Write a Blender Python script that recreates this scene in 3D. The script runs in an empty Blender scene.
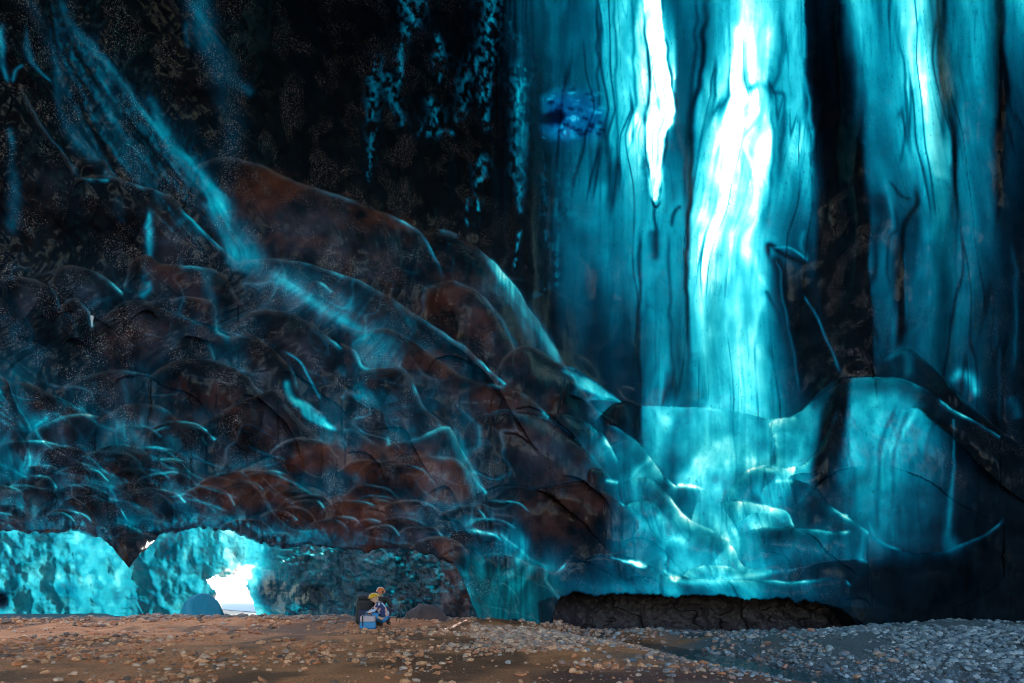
import bpy, bmesh, math, random
import numpy as np
from mathutils import Vector, Matrix

rng = np.random.default_rng(7)
random.seed(7)
S = bpy.context.scene
COL = S.collection
F = 24.0 / 36.0 * 1024.0
CZ = 1.3
HY = 577.0
R = math.radians

# ------------------------------------------------------------------ helpers
def wpos(x, y, Y):
    """point at picture column/row x,y standing Y metres down the cave"""
    return ((x - 512.0) / F * Y, Y, CZ + (HY - y) / F * Y)

def tag(o, label=None, cat=None, group=None, kind=None):
    if label: o['label'] = label
    if cat: o['category'] = cat
    if group: o['group'] = group
    if kind: o['kind'] = kind
    return o

def mesh_np(name, V, Fc, mats, smooth=True, parent=None, cols=None, normals=None, midx=None):
    me = bpy.data.meshes.new(name)
    V = np.asarray(V, np.float32); Fc = np.asarray(Fc, np.int32)
    n = Fc.shape[1]
    me.vertices.add(len(V)); me.vertices.foreach_set('co', V.ravel())
    me.loops.add(Fc.size); me.loops.foreach_set('vertex_index', Fc.ravel())
    me.polygons.add(len(Fc))
    me.polygons.foreach_set('loop_start', np.arange(0, Fc.size, n, dtype=np.int32))
    me.polygons.foreach_set('loop_total', np.full(len(Fc), n, np.int32))
    if midx is not None: me.polygons.foreach_set('material_index', np.asarray(midx, np.int32))
    me.update(calc_edges=True)
    me.polygons.foreach_set('use_smooth', np.full(len(Fc), smooth, bool))
    for k, c in (cols or {}).items():
        c = np.asarray(c, np.float32)
        if c.shape[1] == 3: c = np.hstack([c, np.ones((len(c), 1), np.float32)])
        a = me.color_attributes.new(k, 'FLOAT_COLOR', 'POINT')
        a.data.foreach_set('color', c.ravel())
    for m in (mats if isinstance(mats, (list, tuple)) else [mats]): me.materials.append(m)
    if normals is not None:
        me.normals_split_custom_set_from_vertices(normals.tolist())
    o = bpy.data.objects.new(name, me); COL.objects.link(o)
    if parent: o.parent = parent
    return o

def empty(name, loc=(0, 0, 0), rz=0.0):
    o = bpy.data.objects.new(name, None); COL.objects.link(o)
    o.location = loc; o.rotation_euler = (0, 0, rz); o.empty_display_size = .2
    return o

_lat = rng.random((256, 256)).astype(np.float32)
def vnoise(x, y, s=0):
    x = x + s * 17.31; y = y + s * 41.73
    xi = np.floor(x).astype(int); yi = np.floor(y).astype(int)
    fx = x - xi; fy = y - yi
    fx = fx * fx * (3 - 2 * fx); fy = fy * fy * (3 - 2 * fy)
    a = _lat[yi & 255, xi & 255]; b = _lat[yi & 255, (xi + 1) & 255]
    c = _lat[(yi + 1) & 255, xi & 255]; d = _lat[(yi + 1) & 255, (xi + 1) & 255]
    return ((a * (1 - fx) + b * fx) * (1 - fy) + (c * (1 - fx) + d * fx) * fy) * 2 - 1
def fbm(x, y, o=4, s=0):
    t = 0; a = 1; n = 0
    for i in range(o):
        t = t + a * vnoise(x * 2 ** i, y * 2 ** i, s + i * 3); n += a; a *= .5
    return t / n
def sstep(x, a=0., b=1.):
    t = np.clip((x - a) / (b - a), 0, 1); return t * t * (3 - 2 * t)

# ------------------------------------------------------------------ materials
def nodes(name):
    m = bpy.data.materials.new(name); m.use_nodes = True
    nt = m.node_tree; nt.nodes.clear()
    return m, nt, nt.nodes, nt.links

def ice_material(name, rough=.22, frost=.8, bump=.35, speck=34., spec=.5, deep=False):
    m, nt, N, L = nodes(name)
    out = N.new('ShaderNodeOutputMaterial')
    at = N.new('ShaderNodeVertexColor'); at.layer_name = 'trans'
    ab = N.new('ShaderNodeVertexColor'); ab.layer_name = 'base'
    tc = N.new('ShaderNodeTexCoord')
    # pale specks: frost crystals, and fine glitter painted into the colour
    n1 = N.new('ShaderNodeTexNoise'); n1.inputs['Scale'].default_value = speck; n1.inputs['Detail'].default_value = 1.5
    n1.inputs['Roughness'].default_value = .7
    L.new(tc.outputs['Object'], n1.inputs['Vector'])
    r1 = N.new('ShaderNodeMapRange'); r1.inputs[1].default_value = .55; r1.inputs[2].default_value = .75
    L.new(n1.outputs['Fac'], r1.inputs[0])
    n2 = N.new('ShaderNodeTexNoise'); n2.inputs['Scale'].default_value = 1.5; n2.inputs['Detail'].default_value = 3
    L.new(tc.outputs['Object'], n2.inputs['Vector'])
    r2 = N.new('ShaderNodeMapRange'); r2.inputs[1].default_value = .48; r2.inputs[2].default_value = .60
    L.new(n2.outputs['Fac'], r2.inputs[0])
    mu = N.new('ShaderNodeMath'); mu.operation = 'MULTIPLY'; L.new(r1.outputs[0], mu.inputs[0]); L.new(r2.outputs[0], mu.inputs[1])
    mu2 = N.new('ShaderNodeMath'); mu2.operation = 'MULTIPLY'; L.new(mu.outputs[0], mu2.inputs[0]); L.new(ab.outputs['Alpha'], mu2.inputs[1])
    mix = N.new('ShaderNodeMix'); mix.data_type = 'RGBA'
    L.new(mu2.outputs[0], mix.inputs['Factor']); L.new(ab.outputs['Color'], mix.inputs['A'])
    mix.inputs['B'].default_value = (frost, frost * .82, frost * .9, 1)
    # dark air bubbles / grit inside the clear ice
    n3 = N.new('ShaderNodeTexNoise'); n3.inputs['Scale'].default_value = 16.; n3.inputs['Detail'].default_value = 2.5
    n3.inputs['Roughness'].default_value = .75
    mp = N.new('ShaderNodeMapping'); mp.inputs['Scale'].default_value = (1, 1, .6)
    L.new(tc.outputs['Object'], mp.inputs['Vector']); L.new(mp.outputs[0], n3.inputs['Vector'])
    r3 = N.new('ShaderNodeMapRange'); r3.inputs[1].default_value = .60; r3.inputs[2].default_value = .72
    r3.inputs[3].default_value = 1.0; r3.inputs[4].default_value = .35
    L.new(n3.outputs['Fac'], r3.inputs[0])
    mt = N.new('ShaderNodeMix'); mt.data_type = 'RGBA'; mt.blend_type = 'MULTIPLY'; mt.inputs['Factor'].default_value = 1
    L.new(at.outputs['Color'], mt.inputs['A']); L.new(r3.outputs[0], mt.inputs['B'])
    # ripples
    nb = N.new('ShaderNodeTexNoise'); nb.inputs['Scale'].default_value = 3.; nb.inputs['Detail'].default_value = 6; nb.inputs['Roughness'].default_value = .62
    mb = N.new('ShaderNodeMapping'); mb.inputs['Scale'].default_value = (2.2, 1, .5)
    L.new(tc.outputs['Object'], mb.inputs['Vector']); L.new(mb.outputs[0], nb.inputs['Vector'])
    bu = N.new('ShaderNodeBump'); bu.inputs['Strength'].default_value = bump; bu.inputs['Distance'].default_value = .12
    L.new(nb.outputs['Fac'], bu.inputs['Height'])
    p = N.new('ShaderNodeBsdfPrincipled'); p.inputs['Roughness'].default_value = rough
    p.inputs['IOR'].default_value = 1.31; p.inputs['Specular IOR Level'].default_value = spec
    L.new(mix.outputs['Result'], p.inputs['Base Color']); L.new(bu.outputs[0], p.inputs['Normal'])
    ms = N.new('ShaderNodeMath'); ms.operation = 'MULTIPLY'; ms.inputs[1].default_value = spec; L.new(at.outputs['Alpha'], ms.inputs[0]); L.new(ms.outputs[0], p.inputs['Specular IOR Level'])
    t = N.new('ShaderNodeBsdfTranslucent'); L.new(mt.outputs['Result'], t.inputs['Color'])
    if deep:
        an = N.new('ShaderNodeAttribute'); an.attribute_name = 'deep_normal'; L.new(an.outputs['Vector'], t.inputs['Normal'])
    ad = N.new('ShaderNodeAddShader'); L.new(p.outputs[0], ad.inputs[0]); L.new(t.outputs[0], ad.inputs[1])
    L.new(ad.outputs[0], out.inputs['Surface'])
    return m

def simple(name, col, rough=.6, var=.25, scale=8., bump=.2, metal=0., spec=.5):
    m, nt, N, L = nodes(name)
    out = N.new('ShaderNodeOutputMaterial'); p = N.new('ShaderNodeBsdfPrincipled')
    tc = N.new('ShaderNodeTexCoord'); n = N.new('ShaderNodeTexNoise'); n.inputs['Scale'].default_value = scale; n.inputs['Detail'].default_value = 6
    L.new(tc.outputs['Object'], n.inputs['Vector'])
    cr = N.new('ShaderNodeValToRGB')
    cr.color_ramp.elements[0].position = .3; cr.color_ramp.elements[1].position = .7
    cr.color_ramp.elements[0].color = tuple(c * (1 - var) for c in col) + (1,)
    cr.color_ramp.elements[1].color = tuple(min(1, c * (1 + var)) for c in col) + (1,)
    L.new(n.outputs['Fac'], cr.inputs[0]); L.new(cr.outputs[0], p.inputs['Base Color'])
    p.inputs['Roughness'].default_value = rough; p.inputs['Metallic'].default_value = metal
    p.inputs['Specular IOR Level'].default_value = spec
    if bump:
        b = N.new('ShaderNodeBump'); b.inputs['Strength'].default_value = bump; b.inputs['Distance'].default_value = .05
        L.new(n.outputs['Fac'], b.inputs['Height']); L.new(b.outputs[0], p.inputs['Normal'])
    L.new(p.outputs[0], out.inputs['Surface'])
    return m

def attr_mat(name, layer='base', rough=.7, bump=.3, scale=30., spec=.5, grit=False):
    m, nt, N, L = nodes(name)
    out = N.new('ShaderNodeOutputMaterial'); p = N.new('ShaderNodeBsdfPrincipled')
    a = N.new('ShaderNodeVertexColor'); a.layer_name = layer
    tc = N.new('ShaderNodeTexCoord'); n = N.new('ShaderNodeTexNoise'); n.inputs['Scale'].default_value = scale; n.inputs['Detail'].default_value = 5
    L.new(tc.outputs['Object'], n.inputs['Vector'])
    r = N.new('ShaderNodeMapRange'); r.inputs[1].default_value = .3; r.inputs[2].default_value = .7; r.inputs[3].default_value = .4 if grit else .6; r.inputs[4].default_value = 1.6 if grit else 1.25
    if grit: n.inputs['Roughness'].default_value = .75
    L.new(n.outputs['Fac'], r.inputs[0])
    mt = N.new('ShaderNodeMix'); mt.data_type = 'RGBA'; mt.blend_type = 'MULTIPLY'; mt.inputs['Factor'].default_value = 1
    L.new(a.outputs['Color'], mt.inputs['A']); L.new(r.outputs[0], mt.inputs['B']); L.new(mt.outputs['Result'], p.inputs['Base Color'])
    p.inputs['Roughness'].default_value = rough; p.inputs['Specular IOR Level'].default_value = spec
    b = N.new('ShaderNodeBump'); b.inputs['Strength'].default_value = bump; b.inputs['Distance'].default_value = .03
    L.new(n.outputs['Fac'], b.inputs['Height']); L.new(b.outputs[0], p.inputs['Normal'])
    L.new(p.outputs[0], out.inputs['Surface'])
    return m

M_ice = ice_material('glacier_ice', deep=True, rough=.2, bump=.2, spec=.26, frost=.36)
M_tun = ice_material('clear_tunnel_ice', rough=.15, frost=.8, bump=.35, spec=.35)

# ------------------------------------------------------------------ the ice relief
DX = 1.1
xs = np.arange(-200, 1225, DX)
NR = 700
YTOP = -150.0
LIP = [(-200, 523), (0, 527), (40, 531), (75, 529), (100, 536), (115, 546), (130, 567), (143, 549), (160, 533), (195, 527),
       (235, 529), (262, 541), (285, 547), (310, 541), (335, 545), (365, 550), (400, 547), (430, 552), (455, 562), (468, 590),
       (478, 618), (488, 630), (540, 630), (549, 628), (556, 606), (562, 596), (580, 592), (640, 594), (700, 594), (760, 597),
       (810, 600), (840, 607), (862, 622), (874, 640), (900, 645), (1224, 650)]
lx, ly = np.array(LIP).T
yb = np.interp(xs, lx, ly) + 2.6 * vnoise(xs / 11., xs * 0, 5) + 1.5 * vnoise(xs / 4., xs * 0, 6) + .7 * vnoise(xs / 2., xs * 0, 8)
vv = np.linspace(0, 1, NR) ** .93
X = np.repeat(xs[None, :], NR, 0)
Yp = YTOP + vv[:, None] * (yb[None, :] - YTOP)

cols_ = [-200, 0, 200, 350, 480, 600, 700, 800, 900, 1024, 1224]
rows_ = [-150, 0, 150, 300, 400, 500, 560, 640]
D0t = np.array([
 [8.5, 11, 13.5, 16, 18.5, 20, 20, 19.5, 19, 17.5, 13],
 [9.5, 12, 14.5, 17, 19.5, 20.8, 21, 20.5, 20, 18.5, 14],
 [10, 12.6, 15.2, 17.5, 20, 21.3, 21.5, 21, 20.3, 19, 15],
 [10.6, 13.2, 15.5, 17.4, 19.2, 21, 21.5, 21, 20.3, 19, 15],
 [11, 13.5, 15.6, 17.0, 18.2, 19.8, 20.6, 20.4, 19.5, 18.2, 14.8],
 [11.2, 13.8, 15.7, 16.9, 17.8, 18.8, 19.3, 19.2, 18.5, 17.4, 14.2],
 [11.4, 14.0, 15.9, 17.2, 18.1, 18.7, 18.7, 18.5, 18.0, 17.0, 13.8],
 [11.5, 14.0, 16, 17.5, 18.4, 18.9, 18.7, 18.3, 17.7, 16.7, 13.4]])
def bil(x, y, xc, yr, T):
    x = np.clip(x, xc[0], xc[-1] - 1e-3); y = np.clip(y, yr[0], yr[-1] - 1e-3)
    xc = np.array(xc, float); yr = np.array(yr, float)
    i = np.searchsorted(xc, x, 'right') - 1; j = np.searchsorted(yr, y, 'right') - 1
    fx = (x - xc[i]) / (xc[i + 1] - xc[i]); fy = (y - yr[j]) / (yr[j + 1] - yr[j])
    fx = fx * .5 + .5 * fx * fx * (3 - 2 * fx); fy = fy * .5 + .5 * fy * fy * (3 - 2 * fy)
    return (T[j, i] * (1 - fx) + T[j, i + 1] * fx) * (1 - fy) + (T[j + 1, i] * (1 - fx) + T[j + 1, i + 1] * fx) * fy
D0 = bil(X, Yp, cols_, rows_, D0t)

G = np.zeros_like(X)          # clarity of the ice, 0 = thick and dirty, 1 = thin and clear; painted fold shading too
H = np.zeros_like(X)          # relief towards the cave, metres
B = np.zeros_like(X)          # brown silt
FR = np.full_like(X, .25)     # frost specks, painted glitter included
HZ = np.full_like(X, .12)   # paler tint painted on the fold bellies as if lit
PR = np.zeros_like(X)         # pale tint along the rims
Q = np.zeros_like(X)          # blue (+) / green (-)
U = X.copy()                  # coordinate across the streaks

def rowtable(t):
    ys = sorted(t); prof = [np.interp(xs, *np.array(t[y], float).T) for y in ys]
    P = np.array(prof)
    wv = (5 * fbm(X / 70, Yp / 55, 3, 3) + 1.8 * fbm(X / 14, Yp / 40, 2, 13)) * sstep(X, 500, 560)
    yy = np.clip(Yp, ys[0], ys[-1] - 1e-3); ya = np.array(ys, float)
    j = np.searchsorted(ya, yy, 'right') - 1
    f = (yy - ya[j]) / (ya[j + 1] - ya[j])
    ii = np.clip(np.rint((X + wv - xs[0]) / DX).astype(int), 0, len(xs) - 1)
    return P[j, ii] * (1 - f) + P[j + 1, ii] * f

T1 = {
 -150: [(480,.1),(520,.25),(560,.4),(600,.6),(640,.7),(662,.7),(700,.5),(740,.7),(780,.7),(806,.3),(838,.2),(870,.6),(936,.7),(950,.5),(1024,.6),(1224,.5)],
 0: [(440,.02),(500,.06),(520,.2),(545,.33),(560,.43),(590,.5),(600,.62),(635,.8),(650,.97),(658,.95),(662,.4),(700,.4),(707,.5),(715,.72),(735,.85),(745,.9),(760,.85),(770,.85),(780,.6),(790,.75),(803,.7),(806,.12),(838,.1),(845,.55),(870,.6),(900,.72),(936,.7),(940,.15),(945,.6),(960,.65),(990,.6),(998,.15),(1004,.6),(1024,.72),(1224,.4)],
 80: [(480,.02),(500,.04),(515,.12),(520,.26),(540,.16),(555,.4),(595,.52),(605,.62),(640,.82),(648,.95),(665,1.),(672,.95),(676,.36),(693,.33),(700,.6),(715,.75),(735,.97),(745,.85),(755,.95),(765,.93),(772,.6),(790,.7),(803,.65),(808,.15),(815,.05),(840,.05),(850,.2),(858,.5),(880,.58),(905,.8),(925,.8),(938,.6),(942,.15),(948,.52),(975,.58),(993,.52),(1000,.08),(1006,.42),(1024,.36),(1224,.2)],
 150: [(480,.02),(500,.03),(515,.08),(518,.3),(525,.28),(530,.06),(545,.2),(575,.4),(600,.55),(620,.75),(640,.9),(646,.5),(650,.97),(662,.95),(667,.45),(690,.3),(697,.6),(715,.85),(730,.98),(745,.9),(755,.95),(768,.9),(778,.5),(790,.72),(808,.7),(815,.22),(825,.05),(862,.04),(868,.45),(895,.58),(915,.85),(935,.75),(950,.65),(955,.2),(962,.5),(990,.5),(1000,.12),(1010,.28),(1024,.2),(1224,.1)],
 220: [(480,.02),(500,.03),(540,.08),(555,.28),(575,.38),(600,.5),(630,.7),(650,.65),(660,.6),(690,.62),(695,.85),(715,1.),(725,.92),(740,.8),(758,.75),(765,.55),(800,.36),(815,.25),(822,.06),(868,.04),(872,.4),(890,.46),(905,.3),(918,.28),(925,.5),(945,.62),(955,.38),(965,.42),(990,.4),(1005,.18),(1024,.12),(1224,.08)],
 290: [(480,.02),(500,.02),(545,.04),(560,.24),(580,.33),(595,.22),(610,.45),(640,.58),(668,.46),(690,.52),(693,.75),(705,.86),(716,.95),(725,.76),(745,.72),(765,.7),(775,.5),(790,.2),(805,.06),(820,.1),(824,.04),(870,.03),(873,.36),(890,.46),(900,.1),(908,.3),(930,.46),(960,.36),(1000,.26),(1024,.1),(1224,.06)],
 360: [(480,.02),(500,.02),(560,.06),(575,.2),(600,.22),(620,.26),(636,.28),(638,.1),(642,.45),(660,.6),(680,.33),(690,.46),(700,.74),(712,.86),(735,.9),(750,.76),(770,.68),(785,.4),(800,.12),(830,.04),(870,.03),(876,.26),(920,.36),(960,.3),(1010,.16),(1024,.08),(1224,.05)],
 415: [(480,.02),(500,.02),(570,.06),(600,.22),(636,.22),(642,.4),(665,.55),(680,.42),(695,.66),(710,.84),(735,.9),(755,.72),(780,.6),(800,.35),(830,.06),(870,.1),(930,.3),(1024,.08),(1224,.05)]}
T2 = {
 400: [(-200,.12),(0,.2),(300,.16),(500,.1),(560,.2),(585,.28),(600,.45),(625,.35),(634,.1),(638,.1),(642,.6),(665,.7),(700,.8),(740,.8),(765,.6),(770,.75),(790,.75),(820,.7),(829,.06),(842,.06),(848,.6),(870,.65),(900,.6),(930,.55),(945,.4),(955,.15),(1024,.04),(1224,.03)],
 425: [(-200,.12),(0,.24),(300,.16),(500,.1),(560,.25),(585,.35),(600,.55),(625,.4),(634,.1),(638,.1),(642,.6),(665,.7),(675,.55),(700,.82),(740,.75),(760,.55),(770,.75),(790,.75),(820,.7),(826,.06),(838,.06),(845,.6),(865,.72),(885,.6),(900,.68),(930,.5),(945,.3),(955,.12),(1024,.04),(1224,.03)],
 460: [(-200,.12),(0,.25),(300,.16),(480,.1),(540,.1),(580,.35),(600,.6),(615,.4),(640,.55),(655,.7),(668,.35),(680,.65),(700,.9),(740,.82),(765,.75),(772,.45),(776,.8),(795,.7),(818,.4),(822,.08),(835,.15),(850,.6),(870,.5),(882,.66),(905,.5),(940,.34),(960,.1),(1024,.03),(1224,.03)],
 500: [(-200,.12),(0,.24),(200,.24),(300,.16),(480,.1),(580,.12),(610,.22),(640,.5),(660,.6),(680,.62),(710,.75),(730,.6),(745,.5),(770,.7),(790,.5),(805,.5),(820,.2),(850,.42),(868,.5),(885,.6),(900,.44),(940,.28),(960,.14),(1024,.03),(1224,.03)],
 540: [(-200,.1),(0,.2),(300,.2),(400,.2),(480,.25),(510,.4),(540,.26),(580,.15),(605,.2),(630,.5),(660,.6),(680,.7),(720,.85),(750,.7),(775,.6),(800,.45),(850,.42),(868,.46),(880,.56),(890,.4),(905,.32),(940,.16),(960,.08),(1024,.03),(1224,.03)],
 570: [(-200,.1),(0,.2),(300,.2),(440,.3),(470,.4),(500,.5),(540,.36),(590,.15),(620,.3),(640,.46),(690,.75),(715,.7),(760,.55),(800,.3),(840,.2),(870,.08),(1024,.02),(1224,.02)],
 588: [(-200,.1),(300,.2),(440,.36),(470,.45),(520,.45),(560,.3),(620,.48),(720,.5),(800,.35),(860,.08),(1024,.02),(1224,.02)],
 600: [(-200,.1),(300,.2),(440,.36),(470,.42),(520,.42),(560,.2),(620,.4),(720,.4),(800,.25),(850,.16),(880,.12),(900,.05),(1024,.02),(1224,.02)],
 650: [(-200,.1),(300,.2),(440,.3),(470,.36),(540,.3),(560,.1),(860,.12),(880,.1),(900,.03),(1024,.01),(1224,.01)]}

def spline(p, n=8):
    p = np.array(p, float)
    if len(p) < 3: return p
    q = np.vstack([2 * p[0] - p[1], p, 2 * p[-1] - p[-2]]); o = []
    for i in range(1, len(q) - 2):
        for t in np.arange(n) / n:
            o.append(.5 * (2 * q[i] + (q[i+1] - q[i-1]) * t + (2*q[i-1] - 5*q[i] + 4*q[i+1] - q[i+2]) * t*t + (3*q[i] - q[i-1] - 3*q[i+1] + q[i+2]) * t**3))
    o.append(q[-2]); return np.array(o)

def window(x0, x1, y0, y1):
    i0 = max(0, int((x0 - xs[0]) / DX)); i1 = min(len(xs), int((x1 - xs[0]) / DX) + 2)
    if i1 <= i0: return None
    sub = Yp[:, i0:i1]
    rows = np.where((sub.max(1) >= y0) & (sub.min(1) <= y1))[0]
    if len(rows) == 0: return None
    return slice(rows[0], rows[-1] + 1), slice(i0, i1)

def dist_poly(px, py, P, want_t=False):
    best = np.full(px.shape, 1e9); bt = np.zeros(px.shape)
    n = len(P) - 1
    for i in range(n):
        ax, ay = P[i]; bx, by = P[i + 1]; dx, dy = bx - ax, by - ay
        t = np.clip(((px - ax) * dx + (py - ay) * dy) / (dx * dx + dy * dy + 1e-9), 0, 1)
        d = (px - ax - t * dx) ** 2 + (py - ay - t * dy) ** 2
        m = d < best; best = np.where(m, d, best)
        if want_t: bt = np.where(m, (i + t) / n, bt)
    return (np.sqrt(best), bt) if want_t else np.sqrt(best)

def inside(px, py, P):
    c = np.zeros(px.shape, bool); n = len(P)
    for i in range(n):
        ax, ay = P[i]; bx, by = P[(i + 1) % n]
        if ay == by: continue
        m = ((ay > py) != (by > py)) & (px < (bx - ax) * (py - ay) / (by - ay) + ax)
        c ^= m
    return c

def stroke(pts, w, g, a=1., add=False, soft=2., C=None, h=0., speck=0.):
    """band of clearer or dirtier ice along a line; w = half width (number or one per point)"""
    global G
    P = spline(pts); ws = np.array(w if isinstance(w, (list, tuple)) else [w] * len(pts), float)
    mw = ws.max() * 2.2 + 2
    win = window(P[:, 0].min() - mw, P[:, 0].max() + mw, P[:, 1].min() - mw, P[:, 1].max() + mw)
    if win is None: return
    x = X[win]; y = Yp[win]
    x = x + 1.8 * vnoise(x / 14, y / 14, 31)
    d, t = dist_poly(x, y, P, True)
    ww = np.interp(t, np.linspace(0, 1, len(ws)), ws)
    k = np.exp(-(d / ww) ** soft) * a
    if ws.max() < 6.5: k = k * sstep(t, -.02, .16) * sstep(1 - t, -.02, .16)
    if speck: k = k * (1 - speck + speck * 1.3 * sstep(fbm(x / 3.2, y / 5, 3, 33), -.25, .35))
    if h: H[win] += h * k
    T = G if C is None else C
    if add: T[win] += g * k
    else: T[win] = T[win] * (1 - k) + g * k

def area(poly, g, a=1., feather=10., C=None, add=False):
    P = spline(list(poly) + [poly[0]], 4)
    f = feather
    win = window(P[:, 0].min() - f, P[:, 0].max() + f, P[:, 1].min() - f, P[:, 1].max() + f)
    if win is None: return
    x = X[win]; y = Yp[win]
    x = x + 4 * fbm(x / 18, y / 18, 3, 9); y = y + 4 * fbm(x / 18, y / 18, 3, 19)
    d = dist_poly(x, y, P); ins = inside(x, y, P)
    k = sstep(np.where(ins, d, -d), -f, f) * a
    T = G if C is None else C
    if add: T[win] += g * k
    else: T[win] = T[win] * (1 - k) + g * k

def lobe(pts, h, L, rim=(.3, .5), body=None, ba=.6, dx=0., dirt=None, w=2.2, r=9., frost=None, under=.6, pale=.0, strp=.75, hzk=1., halo=.25):
    P = spline(pts)
    Q2 = P + np.array([dx * L, L])
    poly = np.vstack([P, Q2[::-1]])
    win = window(poly[:, 0].min() - 6, poly[:, 0].max() + 6, poly[:, 1].min() - 6, poly[:, 1].max() + 6)
    if win is None: return
    x0 = X[win]; y0 = Yp[win]
    x = x0 + 1.6 * fbm(x0 / 16, y0 / 16, 2, 51); y = y0 + 1.6 * fbm(x0 / 16, y0 / 16, 2, 57)
    ins = inside(x, y, poly)
    d, t = dist_poly(x, y, P, True)
    ds = np.minimum(dist_poly(x, y, np.array([P[0], Q2[0]])), dist_poly(x, y, np.array([P[-1], Q2[-1]])))
    wid = np.ptp(P[:, 0]); sf = sstep(ds / max(8., .42 * wid))
    dn = np.clip(d / L, 0, 1)
    rb = max(14., .55 * L)
    prof = .25 * np.sqrt(np.clip(1 - (1 - np.clip(d / (.6 * r), 0, 1)) ** 2, 0, 1)) + .85 * np.sin(np.clip(d / rb, 0, 1) * math.pi / 2)
    k = np.where(ins, prof * np.cos(dn * math.pi / 2) ** 1.4 * (.15 + .85 * sf), 0)
    H[win] += h * k
    vis = np.where(ins, 1 - sstep(dn, .35, 1.), 0) * sf
    # fold shading painted in, dark just below the rim; rim thin and clear
    if body is not None:
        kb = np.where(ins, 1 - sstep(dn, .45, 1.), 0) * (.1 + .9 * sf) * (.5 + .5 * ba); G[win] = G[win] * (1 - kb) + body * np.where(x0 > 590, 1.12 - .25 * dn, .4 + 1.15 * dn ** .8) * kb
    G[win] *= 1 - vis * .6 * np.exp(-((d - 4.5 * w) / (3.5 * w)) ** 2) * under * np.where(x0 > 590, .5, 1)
    lr = np.random.default_rng(int(abs(P[0, 0] * 31 + P[0, 1] * 17)) + len(pts))
    Lp = np.hypot(*np.diff(P, axis=0).T).sum(); sd = lr.uniform(0, 200)
    tw = t * Lp + 2.5 * vnoise(x / 10, y / 14, 77) + lr.uniform(-14, 14) * dn
    n1 = fbm(tw / 12 + sd, dn * .9 + sd, 2, 0); n2 = fbm(tw / 4.2 + sd, dn * 1.1, 2, 4)
    sv = 1.15 * n1 + .75 * n2 + lr.uniform(.2, .6) * (t - .45)  # last term paints the fold brighter towards its right end, as form shading
    bl = x0 > 590
    sv = np.where(bl, .95 * fbm(tw / 20 + sd, dn * .5 + sd, 2, 0) + .22 * n2 + .15, sv)
    G[win] *= np.clip(1 + strp * vis * sv, .12, 1.4)
    hz = .05 + .85 * np.exp(-((t - .5 - .2 * math.sin(sd)) / .3) ** 2) * np.clip(np.sin(np.clip(dn * 1.15, 0, 1) * math.pi), 0, 1) * lr.uniform(.5, 1.5) * hzk  # light catching the belly of the fold, painted as a pale bell
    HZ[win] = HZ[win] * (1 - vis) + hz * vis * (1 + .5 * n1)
    if dirt is not None:
        kd = vis * .8; B[win] = B[win] * (1 - kd) + dirt * kd
    if frost is not None:
        kd = vis * .8; FR[win] = FR[win] * (1 - kd) + frost * kd
    rg = rim[0] + (rim[1] - rim[0]) * t
    rg = rg * (.85 + .45 * vnoise(x / 11, y / 11, 71)) * (1 + .2 * (x < 560))
    kr = np.where(ins, np.exp(-(d / w) ** 1.5), np.exp(-(d / 1.0) ** 2))
    t1 = P[0, 0] + (P[-1, 0] - P[0, 0]) * t
    side_ = sstep(t, .35, .75)
    rg = rg * (.55 + .55 * side_) * np.clip(.75 + 1.1 * vnoise(tw / 16 + sd, tw * 0 + sd, 7), .1, 1.35) / .9
    kh = np.where(ins, np.exp(-d / ((3 + 5 * side_) * w)), 0) * halo * (.25 + 1.5 * side_) * sf * (.75 + .6 * fbm(tw / 5 + sd, d / 9, 2, 9))
    kh = np.clip(kh, 0, 1)
    G[win] = np.maximum(G[win], G[win] * (1 - kh) + .8 * rg * kh)
    rg = np.minimum(rg, np.where(x0 < 560, .72, .93))
    G[win] = np.maximum(G[win], G[win] * (1 - kr) + rg * kr)
    if pale: PR[win] = np.maximum(PR[win] * (1 - .95 * np.where(ins, 1 - sstep(dn, .6, 1.), 0)), kr * pale * (.6 + .5 * vnoise(x / 9, y / 9, 73)))
    m = ins & (dn < .95)
    cx = P[:, 0].mean()
    U[win] = np.where(m, U[win] + (9 - (x0 - cx) * .2 * dn) * sf * (1 - sstep(dn, .4, .95)), U[win])

# base clarity tables, split along the skyline of the lower bulges
SKY = [(-200, 380), (0, 380), (420, 380), (560, 367), (585, 376), (605, 392), (625, 404), (640, 406), (684, 407), (710, 408), (740, 412),
       (768, 419), (790, 418), (802, 411), (830, 385), (850, 378), (880, 377), (905, 382), (930, 392), (955, 410), (985, 425), (1024, 450), (1224, 520)]
sx, sy = np.array(SKY, float).T
skyl = np.interp(xs, sx, sy)
blw = Yp > skyl[None, :]
soft = sstep(Yp - skyl[None, :], -30, 30)
Xw = X + 3 * fbm(X / 40, Yp / 60, 3, 3) + 7 * fbm(X / 60, Yp / 120, 2, 13)
G[:] = np.where(blw, rowtable(T2), rowtable(T1))
# left side is thick dark ice
left = 1 - sstep(X, 440, 520)
G[:] = G * (1 - left) + left * np.where(Yp < 330, .02 + .03 * sstep(Yp, 200, 320), .05 + .17 * sstep(Yp, 330, 440))
G[:] += left * .17 * sstep(fbm(X / 70, Yp / 60, 4, 44), -.05, .5) * sstep(Yp, 230, 380)
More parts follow.
